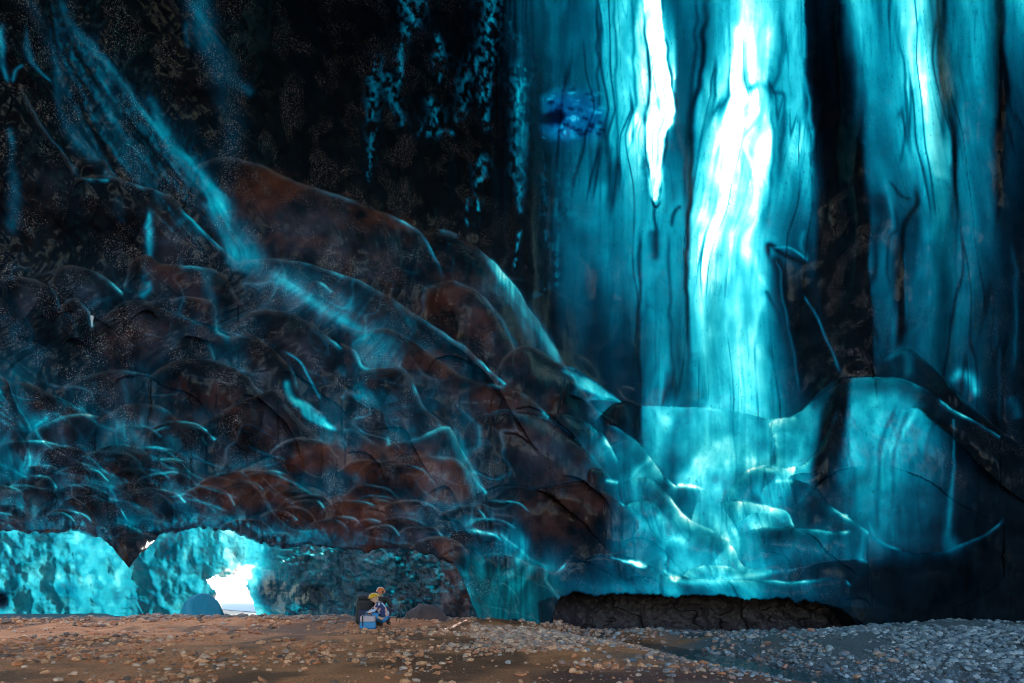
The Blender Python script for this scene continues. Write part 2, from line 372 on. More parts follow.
# sheared streak direction on the upper left
sh = sstep(X, 520, 300) if False else (1 - sstep(X, 300, 520)) * (1 - sstep(Yp, 240, 380))
U[:] = X - .75 * sh * Yp
FR[:] = .25 + .55 * left
k1 = sstep(X, 670, 700) * (1 - sstep(X, 790, 830)); k2 = sstep(X, 850, 890)
U[:] = U - k1 * np.interp(Yp, [-150, 0, 80, 96, 150, 205, 235, 300, 400], [36, 35, 33, 36, 24, 16, 6, 0, 8]) - k2 * np.interp(Yp, [-150, 0, 60, 150, 220, 300], [0, 0, 4, 16, 30, 24]) - (1 - k1) * (1 - k2) * sstep(X, 560, 600) * np.interp(Yp, [0, 80, 110, 135, 200], [0, 6, 10, 2, 4])

# silt
area([(820,200),(868,200),(868,375),(845,380),(826,330)], 1.3, 1, 6, FR)
area([(225,160),(342,200),(420,235),(440,290),(500,370),(470,390),(430,350),(350,290),(290,230),(240,190)], .4, 1, 14, B)
area([(300,300),(420,335),(500,385),(470,410),(400,380),(330,330)], .35, 1, 12, B)
area([(190,440),(240,405),(285,395),(340,440),(420,440),(480,480),(470,560),(400,560),(330,530),(250,500),(200,480)], .95, 1, 16, B)
area([(470,400),(560,400),(590,480),(480,480)], .35, 1, 20, B)
area([(110,300),(210,300),(280,400),(180,440),(60,430)], .12, 1, 30, B)
area([(870,500),(1230,470),(1230,680),(850,680)], 0.02, 1, 20, FR)

# ---- veils of blue ice, upper left
stroke([(62,-20),(72,20),(98,50),(133,97),(173,143),(205,190),(245,245)], [7,9,12,17,22,28,30], .26, .65, soft=1.5, speck=.5)
stroke([(55,-20),(66,18),(94,50),(120,80),(140,108),(173,146),(200,168)], [3,3,3,3,3,3,3], .55, .7)
stroke([(104,80),(115,120),(130,160),(150,185)], 9, .36, .6)
stroke([(150,100),(175,150),(215,195),(250,262)], [4,8,10,10], .55, .6)
stroke([(30,0),(55,60),(70,110),(90,150),(110,175)], [6,8,8,8,6], .22, .7)
stroke([(195,-20),(205,30),(225,70),(248,92)], [14,14,12,5], .36, .8)
stroke([(215,60),(232,120),(230,160)], 12, .2, .6)
stroke([(185,20),(187,50)], 3, .3, .5)
stroke([(0,20),(3,60),(10,85)], [5,4,2], .55, .8)
stroke([(25,22),(29,55),(40,72),(53,84)], [2.5,4,2,1.5], .6, .9)
stroke([(13,84),(16,70),(24,64)], 2, .5, .8)
stroke([(10,130),(14,190),(12,225)], [3,7,9], .28, .8)
stroke([(20,85),(40,125),(60,150),(80,175)], 1.6, .42, .8)
stroke([(55,60),(60,110),(75,140),(100,160)], [4,5,8,5], .34, .7)
stroke([(118,195),(122,225)], 5, .3, .6)
stroke([(146,205),(150,240),(150,285)], [5,4,4], .55, .8)
stroke([(225,195),(240,215),(250,225)], 5, .42, .6)
for k in range(9):   # fan below the veil
    e = 205 + 8 * k
    stroke([(196 + 3 * k, 165 + 3 * k), (215 + 2.6 * k, 215), (232 + .5*k, 262)], [2, 3, 2.], .66, .6)
area([(205,205),(240,212),(262,240),(268,262),(236,270),(225,250)], .62, .8, 7)
stroke([(148,255),(147,265),(140,300)], 4, .5, .6)
lb = spline([(40,-20),(50,60),(66,110),(84,150),(112,190),(150,225),(192,262)], 6); rb = spline([(62,-20),(74,20),(99,50),(134,97),(174,143),(205,178),(262,262)], 6)
for k in range(26):
    a_ = rng.random() ** .6; e_ = a_ + rng.uniform(-.12, .12); i0 = rng.integers(0, 14); i1 = rng.integers(i0 + 12, len(lb))
    aa = np.linspace(a_, e_, i1 - i0)[:, None]
    ln = (lb[i0:i1] * (1 - aa) + rb[i0:i1] * aa)[::4]
    if len(ln) > 2: stroke([tuple(p_) for p_ in ln], list(np.r_[.6, np.full(len(ln) - 2, rng.uniform(1.2, 4)), .8]), rng.uniform(.3, .56), rng.uniform(.3, .6), speck=.6)
# ---- frost smears and threads, upper middle
for pts, w_, g_ in [
  ([(400,-20),(412,15),(402,40),(400,75),(392,100)], [7,7,4,2,2], .46),
  ([(374,65),(373,100),(371,150),(369,180)], [6,5,4,1.5], .34),
  ([(384,75),(396,105),(404,125)], [8,5,3], .3), ([(405,2),(430,3)], 3, .34),
  ([(438,35),(440,60),(440,80)], [2,5,2], .42),
  ([(430,100),(437,120),(425,130),(450,133)], [3,8,6,2], .36),
  ([(492,-20),(490,30),(486,70),(484,100),(486,125)], [9,7,6,4,3], .38),
  ([(482,55),(465,80),(462,110),(458,120)], [7,7,5,2], .28),
  ([(482,162),(480,190),(476,224)], [5,4,1.5], .46), ([(469,195),(467,228)], 1.2, .38),
  ([(515,28),(519,42)], 3, .36), ([(521,70),(520,100),(521,130),(519,170),(520,212)], [7,6,6,5,1.5], .46),
  ([(547,35),(548,90)], 3, .34), ([(545,150),(545,225)], 2.5, .36), ([(558,170),(556,225)], 3, .42), ([(574,165),(570,215)], 5, .42),
  ([(519,228),(517,250),(515,274)], 1.6, .5), ([(545,228),(548,250)], 2, .4), ([(556,228),(557,290)], [4,2], .42),
  ([(450,235),(452,258),(455,277)], [1.5,2.5,3.5], .5), ([(530,300),(545,288),(552,283)], 4, .3),
  ([(498,0),(515,30),(520,60)], 2, .28)]:
    stroke(pts, [q_ * 1.35 for q_ in w_] if isinstance(w_, list) else w_ * 1.35, g_, .85, speck=1., soft=1.6)
# ---- curtain: bands and threads
for pts, w_, g_, a_ in [
  ([(596,-20),(598,60),(600,140)], 1.5, .28, .7), ([(612,-20),(616,60),(618,150),(622,200)], 1.5, .4, .6),
  ([(630,-20),(634,60),(636,110),(632,150)], 1.6, .5, .7),
  ([(640,-10),(648,60),(649,100),(645,130),(648,170),(652,200),(657,207),(664,198)], 1.5, .12, .8),
  ([(662,-10),(665,40),(672,85),(676,112),(668,130),(663,160),(661,192),(655,203)], 1.5, .15, .6),
  ([(655,205),(655,225),(656,260)], 1.8, .2, .7), ([(671,228),(676,212),(682,205)], 2, .2, .7),
  ([(709,-20),(703,40),(700,80),(692,110),(692,150),(688,228),(686,300),(690,400)], [3,3,3,3,3,2,2,2], .1, .85),
  ([(698,-20),(694,60),(688,130),(684,220)], 2, .18, .6),
  ([(653,228),(655,262)], 5, .22, .7), ([(640,228),(640,300),(639,400)], 2, .22, .75), ([(668,228),(670,300),(674,400)], 2, .25, .6),
  ([(780,0),(782,60),(772,90),(785,96),(782,130),(776,220)], 2.4, .38, .7), ([(745,90),(762,85),(775,92)], 3.5, .5, .6),
  ([(770,100),(773,150),(768,228)], 2, .4, .6),
  ([(738,30),(732,90),(742,98),(734,140),(725,200)], [5,7,5,6,5], 1.0, .9),
  ([(765,60),(763,88),(768,110),(758,150),(750,190)], [4,5,5,5,4], .98, .7),
  ([(722,205),(705,240),(703,300),(706,350),(712,405)], [7,7,5,5,7], .98, .8),
  ([(725,290),(730,350),(738,405)], [3,4,5], .95, .7),
  ([(800,70),(806,78),(810,110),(812,150)], 2.5, .72, .6),
  ([(765,290),(772,300),(790,350),(802,400)], 2, .3, .7),
  ([(771,262),(768,245),(780,252),(800,262),(806,268)], 2.5, .08, .8),
  ([(778,262),(790,300),(808,350),(818,395)], [7,12,13,10], .05, .8),
  ([(770,248),(790,248),(808,262)], 1.3, .6, .7), ([(775,258),(780,270),(784,300),(795,360),(800,400)], 1.4, .5, .6),
  ([(803,228),(800,245),(808,262)], 2.5, .5, .5),
  ([(803,292),(815,315),(828,345),(842,378)], [1.2,1.6,1.8,2], .52, .85),
  ([(806,298),(818,330),(832,365)], 3, .04, .7),
  ([(845,-20),(858,40),(866,100),(868,228)], 1.2, .4, .5), ([(898,30),(905,80),(906,130),(898,170)], 1.6, .38, .7),
  ([(915,180),(916,205),(905,222),(902,235),(902,260),(900,330),(898,350)], 3, .07, .85),
  ([(888,180),(900,195),(912,200)], 1.6, .2, .7), ([(905,250),(905,330)], 1.5, .45, .6), ([(895,200),(897,228),(890,240),(888,300)], 1.6, .2, .6),
  ([(938,-20),(939,40),(945,90),(953,130),(956,175),(957,240)], 1.8, .08, .8),
  ([(997,-20),(1000,40),(1006,90),(1000,130),(1001,180),(996,240)], [2,3,4,3.5,3,2], .05, .85),
  ([(925,130),(935,170),(940,205),(930,235)], 7, .78, .5), ([(914,50),(914,90)], 3, .9, .5),
  ([(1012,240),(1016,290),(1014,380)], 2.5, .4, .5), ([(1010,395),(1020,420)], 6, .4, .5),
  ([(1000,430),(1000,380),(996,300)], 1.5, .35, .5)]:
    stroke(pts, w_, g_, a_)
area([(641,-20),(660,-20),(664,40),(676,112),(665,138),(662,188),(656,202),(650,196),(648,150),(645,125),(650,90),(647,40)], .97, .95, 2)
area([(636,110),(644,125),(645,150),(640,165),(634,140)], .95, .8, 4)
area([(868,-20),(845,-20),(850,30),(870,70),(900,60),(890,-20)], .66, .5, 8)
area([(540,95),(560,88),(590,90),(598,105),(598,132),(570,140),(545,138),(540,120)], .55, .8, 4); area([(546,98),(592,94),(596,134),(544,136)], 1., 1, 13, Q)
for k in range(70):
    x_ = rng.uniform(541, 602); y_ = rng.uniform(90, 138)
    if x_ < 565 and 110 < y_ < 124: continue
    stroke([(x_ - 2, y_), (x_ + rng.uniform(2, 7), y_ + rng.uniform(-3, 3))], rng.uniform(.8, 2.2), rng.choice([.2, .3, .6, .7, .85]), .7)
area([(540,112),(560,112),(566,118),(558,124),(540,124)], .12, .9, 3)
area([(585,150),(610,145),(615,175),(595,185)], .32, .5, 6)

# ---- big folds, painted back to front (lower ones stand in front)
def L_(*a, **k):
    if max(p_[0] for p_ in a[0]) < 600: k.setdefault('pale', .45)
    lobe(*a, **k)
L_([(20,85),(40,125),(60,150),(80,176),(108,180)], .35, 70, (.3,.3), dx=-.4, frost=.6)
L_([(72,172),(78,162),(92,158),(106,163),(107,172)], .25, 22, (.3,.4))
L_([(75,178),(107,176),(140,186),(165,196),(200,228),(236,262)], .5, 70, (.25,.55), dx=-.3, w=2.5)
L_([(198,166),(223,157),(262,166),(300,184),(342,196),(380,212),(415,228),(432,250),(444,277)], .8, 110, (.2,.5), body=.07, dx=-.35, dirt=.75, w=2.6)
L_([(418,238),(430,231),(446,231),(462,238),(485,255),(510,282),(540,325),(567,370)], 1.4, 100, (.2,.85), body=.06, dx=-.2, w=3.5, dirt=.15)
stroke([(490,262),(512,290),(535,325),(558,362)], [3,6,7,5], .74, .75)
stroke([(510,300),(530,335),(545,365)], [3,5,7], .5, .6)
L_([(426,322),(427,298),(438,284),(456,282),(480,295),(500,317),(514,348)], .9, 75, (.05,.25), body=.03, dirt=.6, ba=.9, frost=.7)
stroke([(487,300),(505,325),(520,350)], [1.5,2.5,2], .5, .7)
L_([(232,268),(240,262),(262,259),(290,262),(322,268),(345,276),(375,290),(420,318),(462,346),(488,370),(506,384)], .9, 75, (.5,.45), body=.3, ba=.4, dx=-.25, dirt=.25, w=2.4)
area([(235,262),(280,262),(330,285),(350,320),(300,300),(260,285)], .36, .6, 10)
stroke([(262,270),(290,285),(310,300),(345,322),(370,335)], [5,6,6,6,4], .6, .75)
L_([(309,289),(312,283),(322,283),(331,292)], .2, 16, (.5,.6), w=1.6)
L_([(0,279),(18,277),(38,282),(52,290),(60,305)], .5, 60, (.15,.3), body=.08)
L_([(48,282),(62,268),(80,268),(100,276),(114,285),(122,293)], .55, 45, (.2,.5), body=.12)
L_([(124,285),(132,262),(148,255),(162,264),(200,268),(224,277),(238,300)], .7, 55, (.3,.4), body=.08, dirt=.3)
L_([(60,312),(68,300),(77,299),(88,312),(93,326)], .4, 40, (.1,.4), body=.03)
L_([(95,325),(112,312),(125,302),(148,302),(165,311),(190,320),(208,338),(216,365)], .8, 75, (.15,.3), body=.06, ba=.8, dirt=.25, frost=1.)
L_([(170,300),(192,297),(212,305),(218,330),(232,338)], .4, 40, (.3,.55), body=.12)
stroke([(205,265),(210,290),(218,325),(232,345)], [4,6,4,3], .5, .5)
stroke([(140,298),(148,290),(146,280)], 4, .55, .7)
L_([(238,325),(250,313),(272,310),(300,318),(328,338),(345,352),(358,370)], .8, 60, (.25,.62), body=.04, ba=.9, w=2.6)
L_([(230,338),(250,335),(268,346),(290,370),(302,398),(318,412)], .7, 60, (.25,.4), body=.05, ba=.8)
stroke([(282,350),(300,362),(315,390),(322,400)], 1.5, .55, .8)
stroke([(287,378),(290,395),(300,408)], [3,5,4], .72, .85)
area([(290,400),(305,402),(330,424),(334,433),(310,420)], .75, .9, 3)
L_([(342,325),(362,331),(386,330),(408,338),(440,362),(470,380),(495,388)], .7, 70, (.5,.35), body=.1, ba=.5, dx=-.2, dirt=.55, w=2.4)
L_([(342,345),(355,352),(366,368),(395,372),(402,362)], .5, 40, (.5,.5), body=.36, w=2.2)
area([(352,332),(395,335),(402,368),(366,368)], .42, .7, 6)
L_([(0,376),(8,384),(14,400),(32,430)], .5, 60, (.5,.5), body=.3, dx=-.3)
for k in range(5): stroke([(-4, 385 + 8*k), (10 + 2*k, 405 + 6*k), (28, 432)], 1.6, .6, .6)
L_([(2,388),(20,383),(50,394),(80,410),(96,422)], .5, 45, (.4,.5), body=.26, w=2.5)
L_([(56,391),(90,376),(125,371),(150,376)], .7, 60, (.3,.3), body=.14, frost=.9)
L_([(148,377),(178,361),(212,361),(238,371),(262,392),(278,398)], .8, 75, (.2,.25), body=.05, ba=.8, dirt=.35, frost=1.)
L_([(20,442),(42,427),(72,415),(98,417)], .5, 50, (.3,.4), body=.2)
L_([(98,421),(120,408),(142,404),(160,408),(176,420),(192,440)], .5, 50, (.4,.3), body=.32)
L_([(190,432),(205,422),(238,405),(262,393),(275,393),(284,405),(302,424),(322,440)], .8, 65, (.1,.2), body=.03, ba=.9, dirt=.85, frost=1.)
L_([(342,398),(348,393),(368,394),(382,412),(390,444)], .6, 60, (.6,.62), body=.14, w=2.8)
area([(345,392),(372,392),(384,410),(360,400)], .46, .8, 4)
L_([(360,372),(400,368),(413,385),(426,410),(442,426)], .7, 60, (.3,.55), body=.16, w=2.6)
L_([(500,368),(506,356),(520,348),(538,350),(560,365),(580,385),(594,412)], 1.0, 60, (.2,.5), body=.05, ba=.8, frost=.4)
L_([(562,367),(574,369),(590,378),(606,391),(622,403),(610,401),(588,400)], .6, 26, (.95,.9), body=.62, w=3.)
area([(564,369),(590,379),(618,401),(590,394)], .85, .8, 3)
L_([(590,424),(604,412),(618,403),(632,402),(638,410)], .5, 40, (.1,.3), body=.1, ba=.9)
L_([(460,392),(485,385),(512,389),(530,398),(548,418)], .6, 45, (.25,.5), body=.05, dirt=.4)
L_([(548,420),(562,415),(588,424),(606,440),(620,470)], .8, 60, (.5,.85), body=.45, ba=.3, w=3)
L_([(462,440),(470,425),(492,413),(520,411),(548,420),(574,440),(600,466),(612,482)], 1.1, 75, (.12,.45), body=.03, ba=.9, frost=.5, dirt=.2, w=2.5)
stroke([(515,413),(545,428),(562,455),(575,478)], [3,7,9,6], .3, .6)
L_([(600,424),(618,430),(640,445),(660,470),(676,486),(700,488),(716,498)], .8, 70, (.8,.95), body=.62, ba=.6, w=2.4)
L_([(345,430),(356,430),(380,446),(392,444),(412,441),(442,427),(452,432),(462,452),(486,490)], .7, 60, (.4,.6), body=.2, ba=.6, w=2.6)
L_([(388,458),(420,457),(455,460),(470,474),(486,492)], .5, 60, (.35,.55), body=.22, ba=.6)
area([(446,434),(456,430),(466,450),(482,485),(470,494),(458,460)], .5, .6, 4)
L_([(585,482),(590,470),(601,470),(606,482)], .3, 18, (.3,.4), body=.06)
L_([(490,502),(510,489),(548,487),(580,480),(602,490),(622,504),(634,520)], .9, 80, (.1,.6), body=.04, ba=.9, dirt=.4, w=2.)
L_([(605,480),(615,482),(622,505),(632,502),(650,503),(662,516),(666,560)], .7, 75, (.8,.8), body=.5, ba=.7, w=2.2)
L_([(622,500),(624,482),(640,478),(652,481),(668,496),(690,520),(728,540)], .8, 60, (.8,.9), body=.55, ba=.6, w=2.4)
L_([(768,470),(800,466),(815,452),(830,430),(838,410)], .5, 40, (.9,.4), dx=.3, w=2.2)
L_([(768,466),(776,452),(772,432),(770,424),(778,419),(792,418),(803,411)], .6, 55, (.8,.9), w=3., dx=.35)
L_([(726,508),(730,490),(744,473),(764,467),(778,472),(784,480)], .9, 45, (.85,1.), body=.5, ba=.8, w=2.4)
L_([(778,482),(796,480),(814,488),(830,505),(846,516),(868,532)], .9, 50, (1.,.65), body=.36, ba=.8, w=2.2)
L_([(714,512),(718,503),(730,501),(756,504),(785,512),(794,526)], .7, 45, (1.,.9), body=.7, ba=.7, w=2.2)
L_([(728,538),(760,528),(794,528),(830,533),(864,529)], .7, 42, (.95,.7), body=.42, ba=.8, w=2.)
L_([(690,540),(700,536),(728,542),(744,566),(770,572)], .6, 40, (.95,.95), body=.6, ba=.7, w=2.2)
L_([(660,560),(680,575),(700,566),(730,568),(760,577)], .5, 30, (.9,1.), body=.6, ba=.7)
stroke([(866,528),(862,545),(858,563)], [2,3,6], .6, .8)
L_([(790,570),(830,562),(866,560),(872,580)], .5, 40, (.7,.4), body=.18, w=1.8)
L_([(560,574),(600,554),(645,563),(660,575),(682,577),(720,580),(800,582),(838,577),(850,584)], .5, 30, (.5,.7), body=.48, ba=.6, w=2.)
area([(612,557),(645,562),(645,568)], 1., .9, 2); area([(664,571),(680,577),(672,580)], 1., .9, 2)
stroke([(668,574),(690,582),(740,577),(790,570)], [3,3,4,2], .86, .7)
stroke([(770,466),(778,470),(762,469)], 3, .97, .9); stroke([(776,481),(792,481)], 2, 1., .9); stroke([(838,515),(848,516)], 1.5, .95, .9)
stroke([(676,485),(694,486)], 2, .95, .8); stroke([(604,480),(618,483)], 2, .9, .8)
# bright gathered ice in the middle of the bulge
area([(700,430),(722,420),(732,470),(720,500),(705,480)], .9, .6, 8)
# right bulge with sagging lower edge
L_([(868,531),(885,545),(905,552),(940,553),(962,545),(985,535),(1004,518)], -.9, 60, (.5,.4), w=2.)
L_([(872,362),(888,354),(906,348),(920,357),(950,384),(976,411),(1010,438),(1040,455)], 1.2, 60, (.35,.12), body=.04, ba=.95, dx=.15, w=2.)
stroke([(880,362),(905,352),(908,380)], [2,5,5], .5, .7)
stroke([(950,385),(960,374),(972,380),(976,400)], [4,6,6,4], .66, .8)
L_([(770,424),(790,419),(802,411),(830,385),(850,378),(880,377),(905,381),(928,391),(952,409),(972,420),(1000,436)], 1.3, 90, (.8,.45), w=2., strp=.2)
stroke([(842,378),(835,398),(828,420),(822,450),(820,480)], [5,7,7,6,8], .03, .9)
stroke([(812,410),(828,395),(835,380)], 4, .35, .6)
for x0, g_ in ((885,.5),(893,.3),(903,.5),(925,.3),(878,.25)):
    stroke([(x0 + 22, 400), (x0 + 4, 440), (x0, 490), (x0 + 2, 540)], 2.5, g_, .45)
stroke([(954,420),(955,450),(950,500),(948,530),(952,545)], [1.2,1.5,2.5,5,9], .5, .85)
stroke([(868,520),(880,541),(900,551)], 1.5, .6, .8)
stroke([(918,500),(924,508)], 4, .42, .6); stroke([(903,510),(896,516)], 4, .36, .5); stroke([(878,490),(878,500)], 5, .5, .5)
# green pillar of ice reaching the gravel
L_([(440,560),(462,555),(480,556),(505,555),(540,568),(556,572),(568,560)], .3, 60, (.4,.5), halo=.1)
stroke([(505,515),(512,530),(524,545),(520,560)], [5,7,4,4], .66, .8)
area([(500,530),(522,532),(527,548),(510,548)], .55, .7, 4)

area([(470,560),(550,568),(555,625),(470,625)], -.38, 1, 16, Q)
area([(468,575),(552,580),(556,630),(470,630)], .27, .6, 12)
area([(450,600),(480,595),(485,628),(450,628)], .6, .8, 8, B)

# ---- small scallops crowding the foot of the slope
sm = []
for k in range(150):
    y = 415 + 125 * rng.random() ** .8
    x = rng.uniform(-180, 500)
    if y < 470 and 190 < x < 300: continue
    if y < 450 and x > 320: continue
    if x > 420 and y < 500: continue
    if y > np.interp(x, lx, ly) - 12: continue
    sm.append((y, x))
sm.sort()
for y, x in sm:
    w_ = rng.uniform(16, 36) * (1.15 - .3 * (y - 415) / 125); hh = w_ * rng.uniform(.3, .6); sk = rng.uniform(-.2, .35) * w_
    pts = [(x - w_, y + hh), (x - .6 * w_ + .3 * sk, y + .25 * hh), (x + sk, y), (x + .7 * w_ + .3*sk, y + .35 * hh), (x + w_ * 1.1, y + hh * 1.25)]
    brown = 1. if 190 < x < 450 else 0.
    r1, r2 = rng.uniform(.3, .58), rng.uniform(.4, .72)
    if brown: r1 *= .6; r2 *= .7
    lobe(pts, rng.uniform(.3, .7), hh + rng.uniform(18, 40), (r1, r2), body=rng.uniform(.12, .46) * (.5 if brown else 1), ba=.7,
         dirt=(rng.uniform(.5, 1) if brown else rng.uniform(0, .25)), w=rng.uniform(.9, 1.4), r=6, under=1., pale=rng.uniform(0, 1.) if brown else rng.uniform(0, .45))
for k in range(26):
    x = rng.uniform(-60, 300); y = rng.uniform(430, 520)
    stroke([(x, y), (x + rng.uniform(8, 24), y + rng.uniform(2, 10)), (x + rng.uniform(25, 50), y + rng.uniform(12, 26))], 1.2, rng.uniform(.35, .6), .6)
area([(105,428),(130,424),(140,440),(118,446)], .42, .7, 8)
area([(90,518),(128,517),(133,524),(100,526)], .6, .7, 4)

stroke([(q_[0], q_[1] - 7) for q_ in LIP[1:16]], 6, .5, .75, speck=.9)
stroke([(330,536),(380,540),(430,545),(470,556)], 5, .38, .6, speck=1.)
# general relief
nz = fbm(X / 55, Yp / 70, 4, 61)
dep = .30 * nz + .04 * fbm(U / 12, Yp / 60, 3, 66) + .018 * fbm(X / 9, Yp / 12, 3, 67)
cur = sstep(X, 480, 560) * (1 - sstep(Yp - skyl[None, :], -20, 0))
dep = dep * (1 - .45 * cur)
# soft vertical fluting of the curtain
dep += cur * (.25 * np.sin(X / 19 + 1.5 * fbm(X / 90, Yp / 160, 2, 5)) + .12 * np.sin(X / 7.5 + 2 * fbm(X / 60, Yp / 90, 2, 8)))
# a fine web of thin clear seams over the scalloped slope
wx = X + 14 * fbm(X / 60, Yp / 60, 3, 141); wy = Yp + 10 * fbm(X / 60, Yp / 60, 3, 147) - .35 * X
def ridge(a, k): return np.clip(1 - np.abs(a) * k, 0, 1) ** 2.2
web = ridge(fbm(wx / 48, wy / 30, 2, 151), 9.) * .9 + ridge(fbm(wx / 22, wy / 13, 2, 155), 9.) * .3
web *= np.maximum(1 - sstep(X, 470, 590), .9 * sstep(Yp, 545, 560) * (1 - sstep(X, 560, 640))) * (sstep(Yp, 215, 300) * .55 + .45 * sstep(Yp, 380, 440)) * (.45 + .75 * sstep(fbm(X / 50, Yp / 40, 3, 159), -.3, .4))
G += .26 * web * (1 - .6 * B)
PR = np.clip(PR + .5 * web * sstep(fbm(X / 35, Yp / 35, 3, 163), -.1, .5), 0, 1)
B *= .06 + .94 * sstep(fbm(X / 45, Yp / 30, 4, 171), -.15, .3)
D = D0 - .75 * H - dep - .04 * web
# streaks
st = (1 - .45 * sstep(X, 480, 560)) * (.45 + .55 * sstep(X, 440, 520)) * (.55 * fbm(U / (6.5 + 5 * sstep(X, 480, 560)) + 1.5 * fbm(X / 30, Yp / 50, 2, 81), Yp / 95, 3, 82) + (.45 - .28 * sstep(X, 480, 560)) * fbm(U / 2.6, Yp / 60, 2, 83))
Gs = G * (1 + .55 * st * (1 - .35 * sstep(G, .8, 1.))) + .05 * st
vein = np.clip(1 - np.abs(fbm(U / 17 + .55 * fbm(X / 60, Yp / 80, 2, 88), Yp / 210, 2, 89)) * 11, 0, 1) ** 1.5 + .6 * np.clip(1 - np.abs(fbm(U / 7 + .5 * fbm(X / 40, Yp / 55, 2, 98), Yp / 130, 2, 99)) * 9, 0, 1) ** 1.5 * .5
vein *= sstep(fbm(X / 40, Yp / 70, 3, 90), -.35, .25)
Gs = Gs * (1 - .5 * vein * sstep(X, 510, 560) * (1 - .7 * blw))
Gs = Gs * (1 + .34 * fbm(U / 24 + .5 * fbm(X / 80, Yp / 120, 2, 191), Yp / 260, 2, 192) * sstep(X, 510, 560) * (1 - .5 * blw))
mott = fbm(X / 16, Yp / 16, 5, 85)
Gs = Gs * (1 + .22 * mott * (1 - cur * .6)) + left * .04 * mott * sstep(Yp, 200, 330)
Gs = np.clip(Gs, 0, 1.0)

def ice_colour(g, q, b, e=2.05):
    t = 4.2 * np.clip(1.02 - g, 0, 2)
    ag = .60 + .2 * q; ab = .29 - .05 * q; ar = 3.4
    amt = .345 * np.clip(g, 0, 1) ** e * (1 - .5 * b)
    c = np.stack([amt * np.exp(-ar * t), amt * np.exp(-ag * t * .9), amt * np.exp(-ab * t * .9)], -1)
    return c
def base_colour(g, b, fr, n, pr=0., hz=0.):
    dk = np.stack([.004 + 0 * g, .007 + .02 * g, .011 + .03 * g], -1)
    br = np.stack([.11 + 0 * g, .033 + 0 * g, .018 + 0 * g], -1)
    bb = np.clip(b + .25 * n, 0, 1)[..., None] * (b > .02)[..., None]
    c = dk * (1 - bb) + br * bb
    c = c + (hz * (1 - .6 * np.clip(b, 0, 1)))[..., None] * np.array([.030, .026, .040]) if np.ndim(hz) else c
    c *= (1 + .5 * n)[..., None]
    c = c + (pr + 0 * g)[..., None] * np.array([.20, .15, .14])
    return np.concatenate([np.clip(c, 0, 1), fr[..., None]], -1)

# underside of the overhang: the lip rolls back into the dark
K = 26
tt = np.linspace(0, 1, K + 1)[1:]
Dl = D[-1]; zl = CZ + (HY - yb) / F * Dl; xl = (xs - 512) / F * Dl
ground_touch = (yb > 615)
Xw_, Yw_, Zw_ = [], [], []
for t in tt:
    n_ = fbm(xs / 14, xs * 0 + t * 9, 3, 91)
    rgt = sstep(xs, 540, 570)
    yy = Dl + (1.6 + 2.6 * rgt) * t ** 1.2
    zz = zl - .06 * np.sin(min(1, t * 8) * math.pi) + (.13 - .13 * rgt) * (yy - Dl) + .1 * n_ * t
    zz = np.where(ground_touch, zl - 1.2 * t, zz); yy = np.where(ground_touch, Dl + .3 * t, yy)
    Xw_.append(xl * (1 + .1 * t)); Yw_.append(yy); Zw_.append(zz)
PX, PY, PZ = (X - 512) / F * D, D, CZ + (HY - Yp) / F * D
PX = np.vstack([PX, Xw_]); PY = np.vstack([PY, Yw_]); PZ = np.vstack([PZ, Zw_])
gb = np.interp(xs, [-200, 0, 90, 120, 150, 200, 290, 330, 440, 480, 560, 1224], [.7, .72, .7, .4, .7, .75, .6, .3, .3, .3, .08, .04])
gU = np.array([gb * (.8 + .35 * fbm(xs / 10, xs * 0 + t * 14, 3, 95)) for t in tt])
Gs = np.vstack([Gs, np.clip(gU, 0, 1)])
z0 = np.zeros((K, len(xs)))
Ball = np.vstack([B, z0]); Fall = np.vstack([FR, z0]); Qall = np.vstack([Q - .22 * (1 - sstep(X, 480, 600)), z0 - .2])
Xa = np.vstack([X, np.repeat(xs[None], K, 0)]); Ya = np.vstack([Yp, np.repeat(yb[None], K, 0) + 5])
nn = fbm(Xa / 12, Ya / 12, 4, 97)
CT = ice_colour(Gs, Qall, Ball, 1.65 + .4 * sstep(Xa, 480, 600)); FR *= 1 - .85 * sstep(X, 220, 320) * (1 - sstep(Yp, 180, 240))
HZ = HZ * (1 - sstep(X, 520, 600)) * (.1 + .9 * sstep(Yp, 120, 260)) * (.6 + .8 * sstep(fbm(X / 30, Yp / 30, 4, 181), -.3, .4))
HZ *= 1 - sstep(Yp, 530, 556) * sstep(X, 425, 460)
HZ = HZ + .12 * sstep(X, 815, 830) * (1 - sstep(X, 862, 872)) * sstep(Yp, 190, 280) * (Yp < 375)
CB = base_colour(Gs, Ball, Fall, nn, np.vstack([PR, z0]), np.vstack([HZ, z0]))

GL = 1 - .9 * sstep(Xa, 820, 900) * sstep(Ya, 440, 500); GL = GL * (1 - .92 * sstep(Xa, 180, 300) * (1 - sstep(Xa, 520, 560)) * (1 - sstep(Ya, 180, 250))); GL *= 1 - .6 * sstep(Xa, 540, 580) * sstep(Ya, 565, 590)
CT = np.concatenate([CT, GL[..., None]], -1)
nr, nc = PX.shape
V = np.stack([PX, PY, PZ], -1)
du = np.gradient(V, axis=1); dv = np.gradient(V, axis=0)
def blur(a, n):
    for ax in (0, 1):
        p = np.concatenate([np.repeat(np.take(a, [0], ax), n, ax), a, np.repeat(np.take(a, [-1], ax), n, ax)], ax)
        c = np.cumsum(p, ax); m_ = a.shape[ax]
        a = (np.take(c, np.arange(2 * n, 2 * n + m_), ax) - np.take(c, np.arange(0, m_), ax)) / (2 * n)
    return a
def nrm(P_):
    n_ = np.cross(np.gradient(P_, axis=0), np.gradient(P_, axis=1)); return n_ / (np.linalg.norm(n_, axis=-1, keepdims=True) + 1e-12)
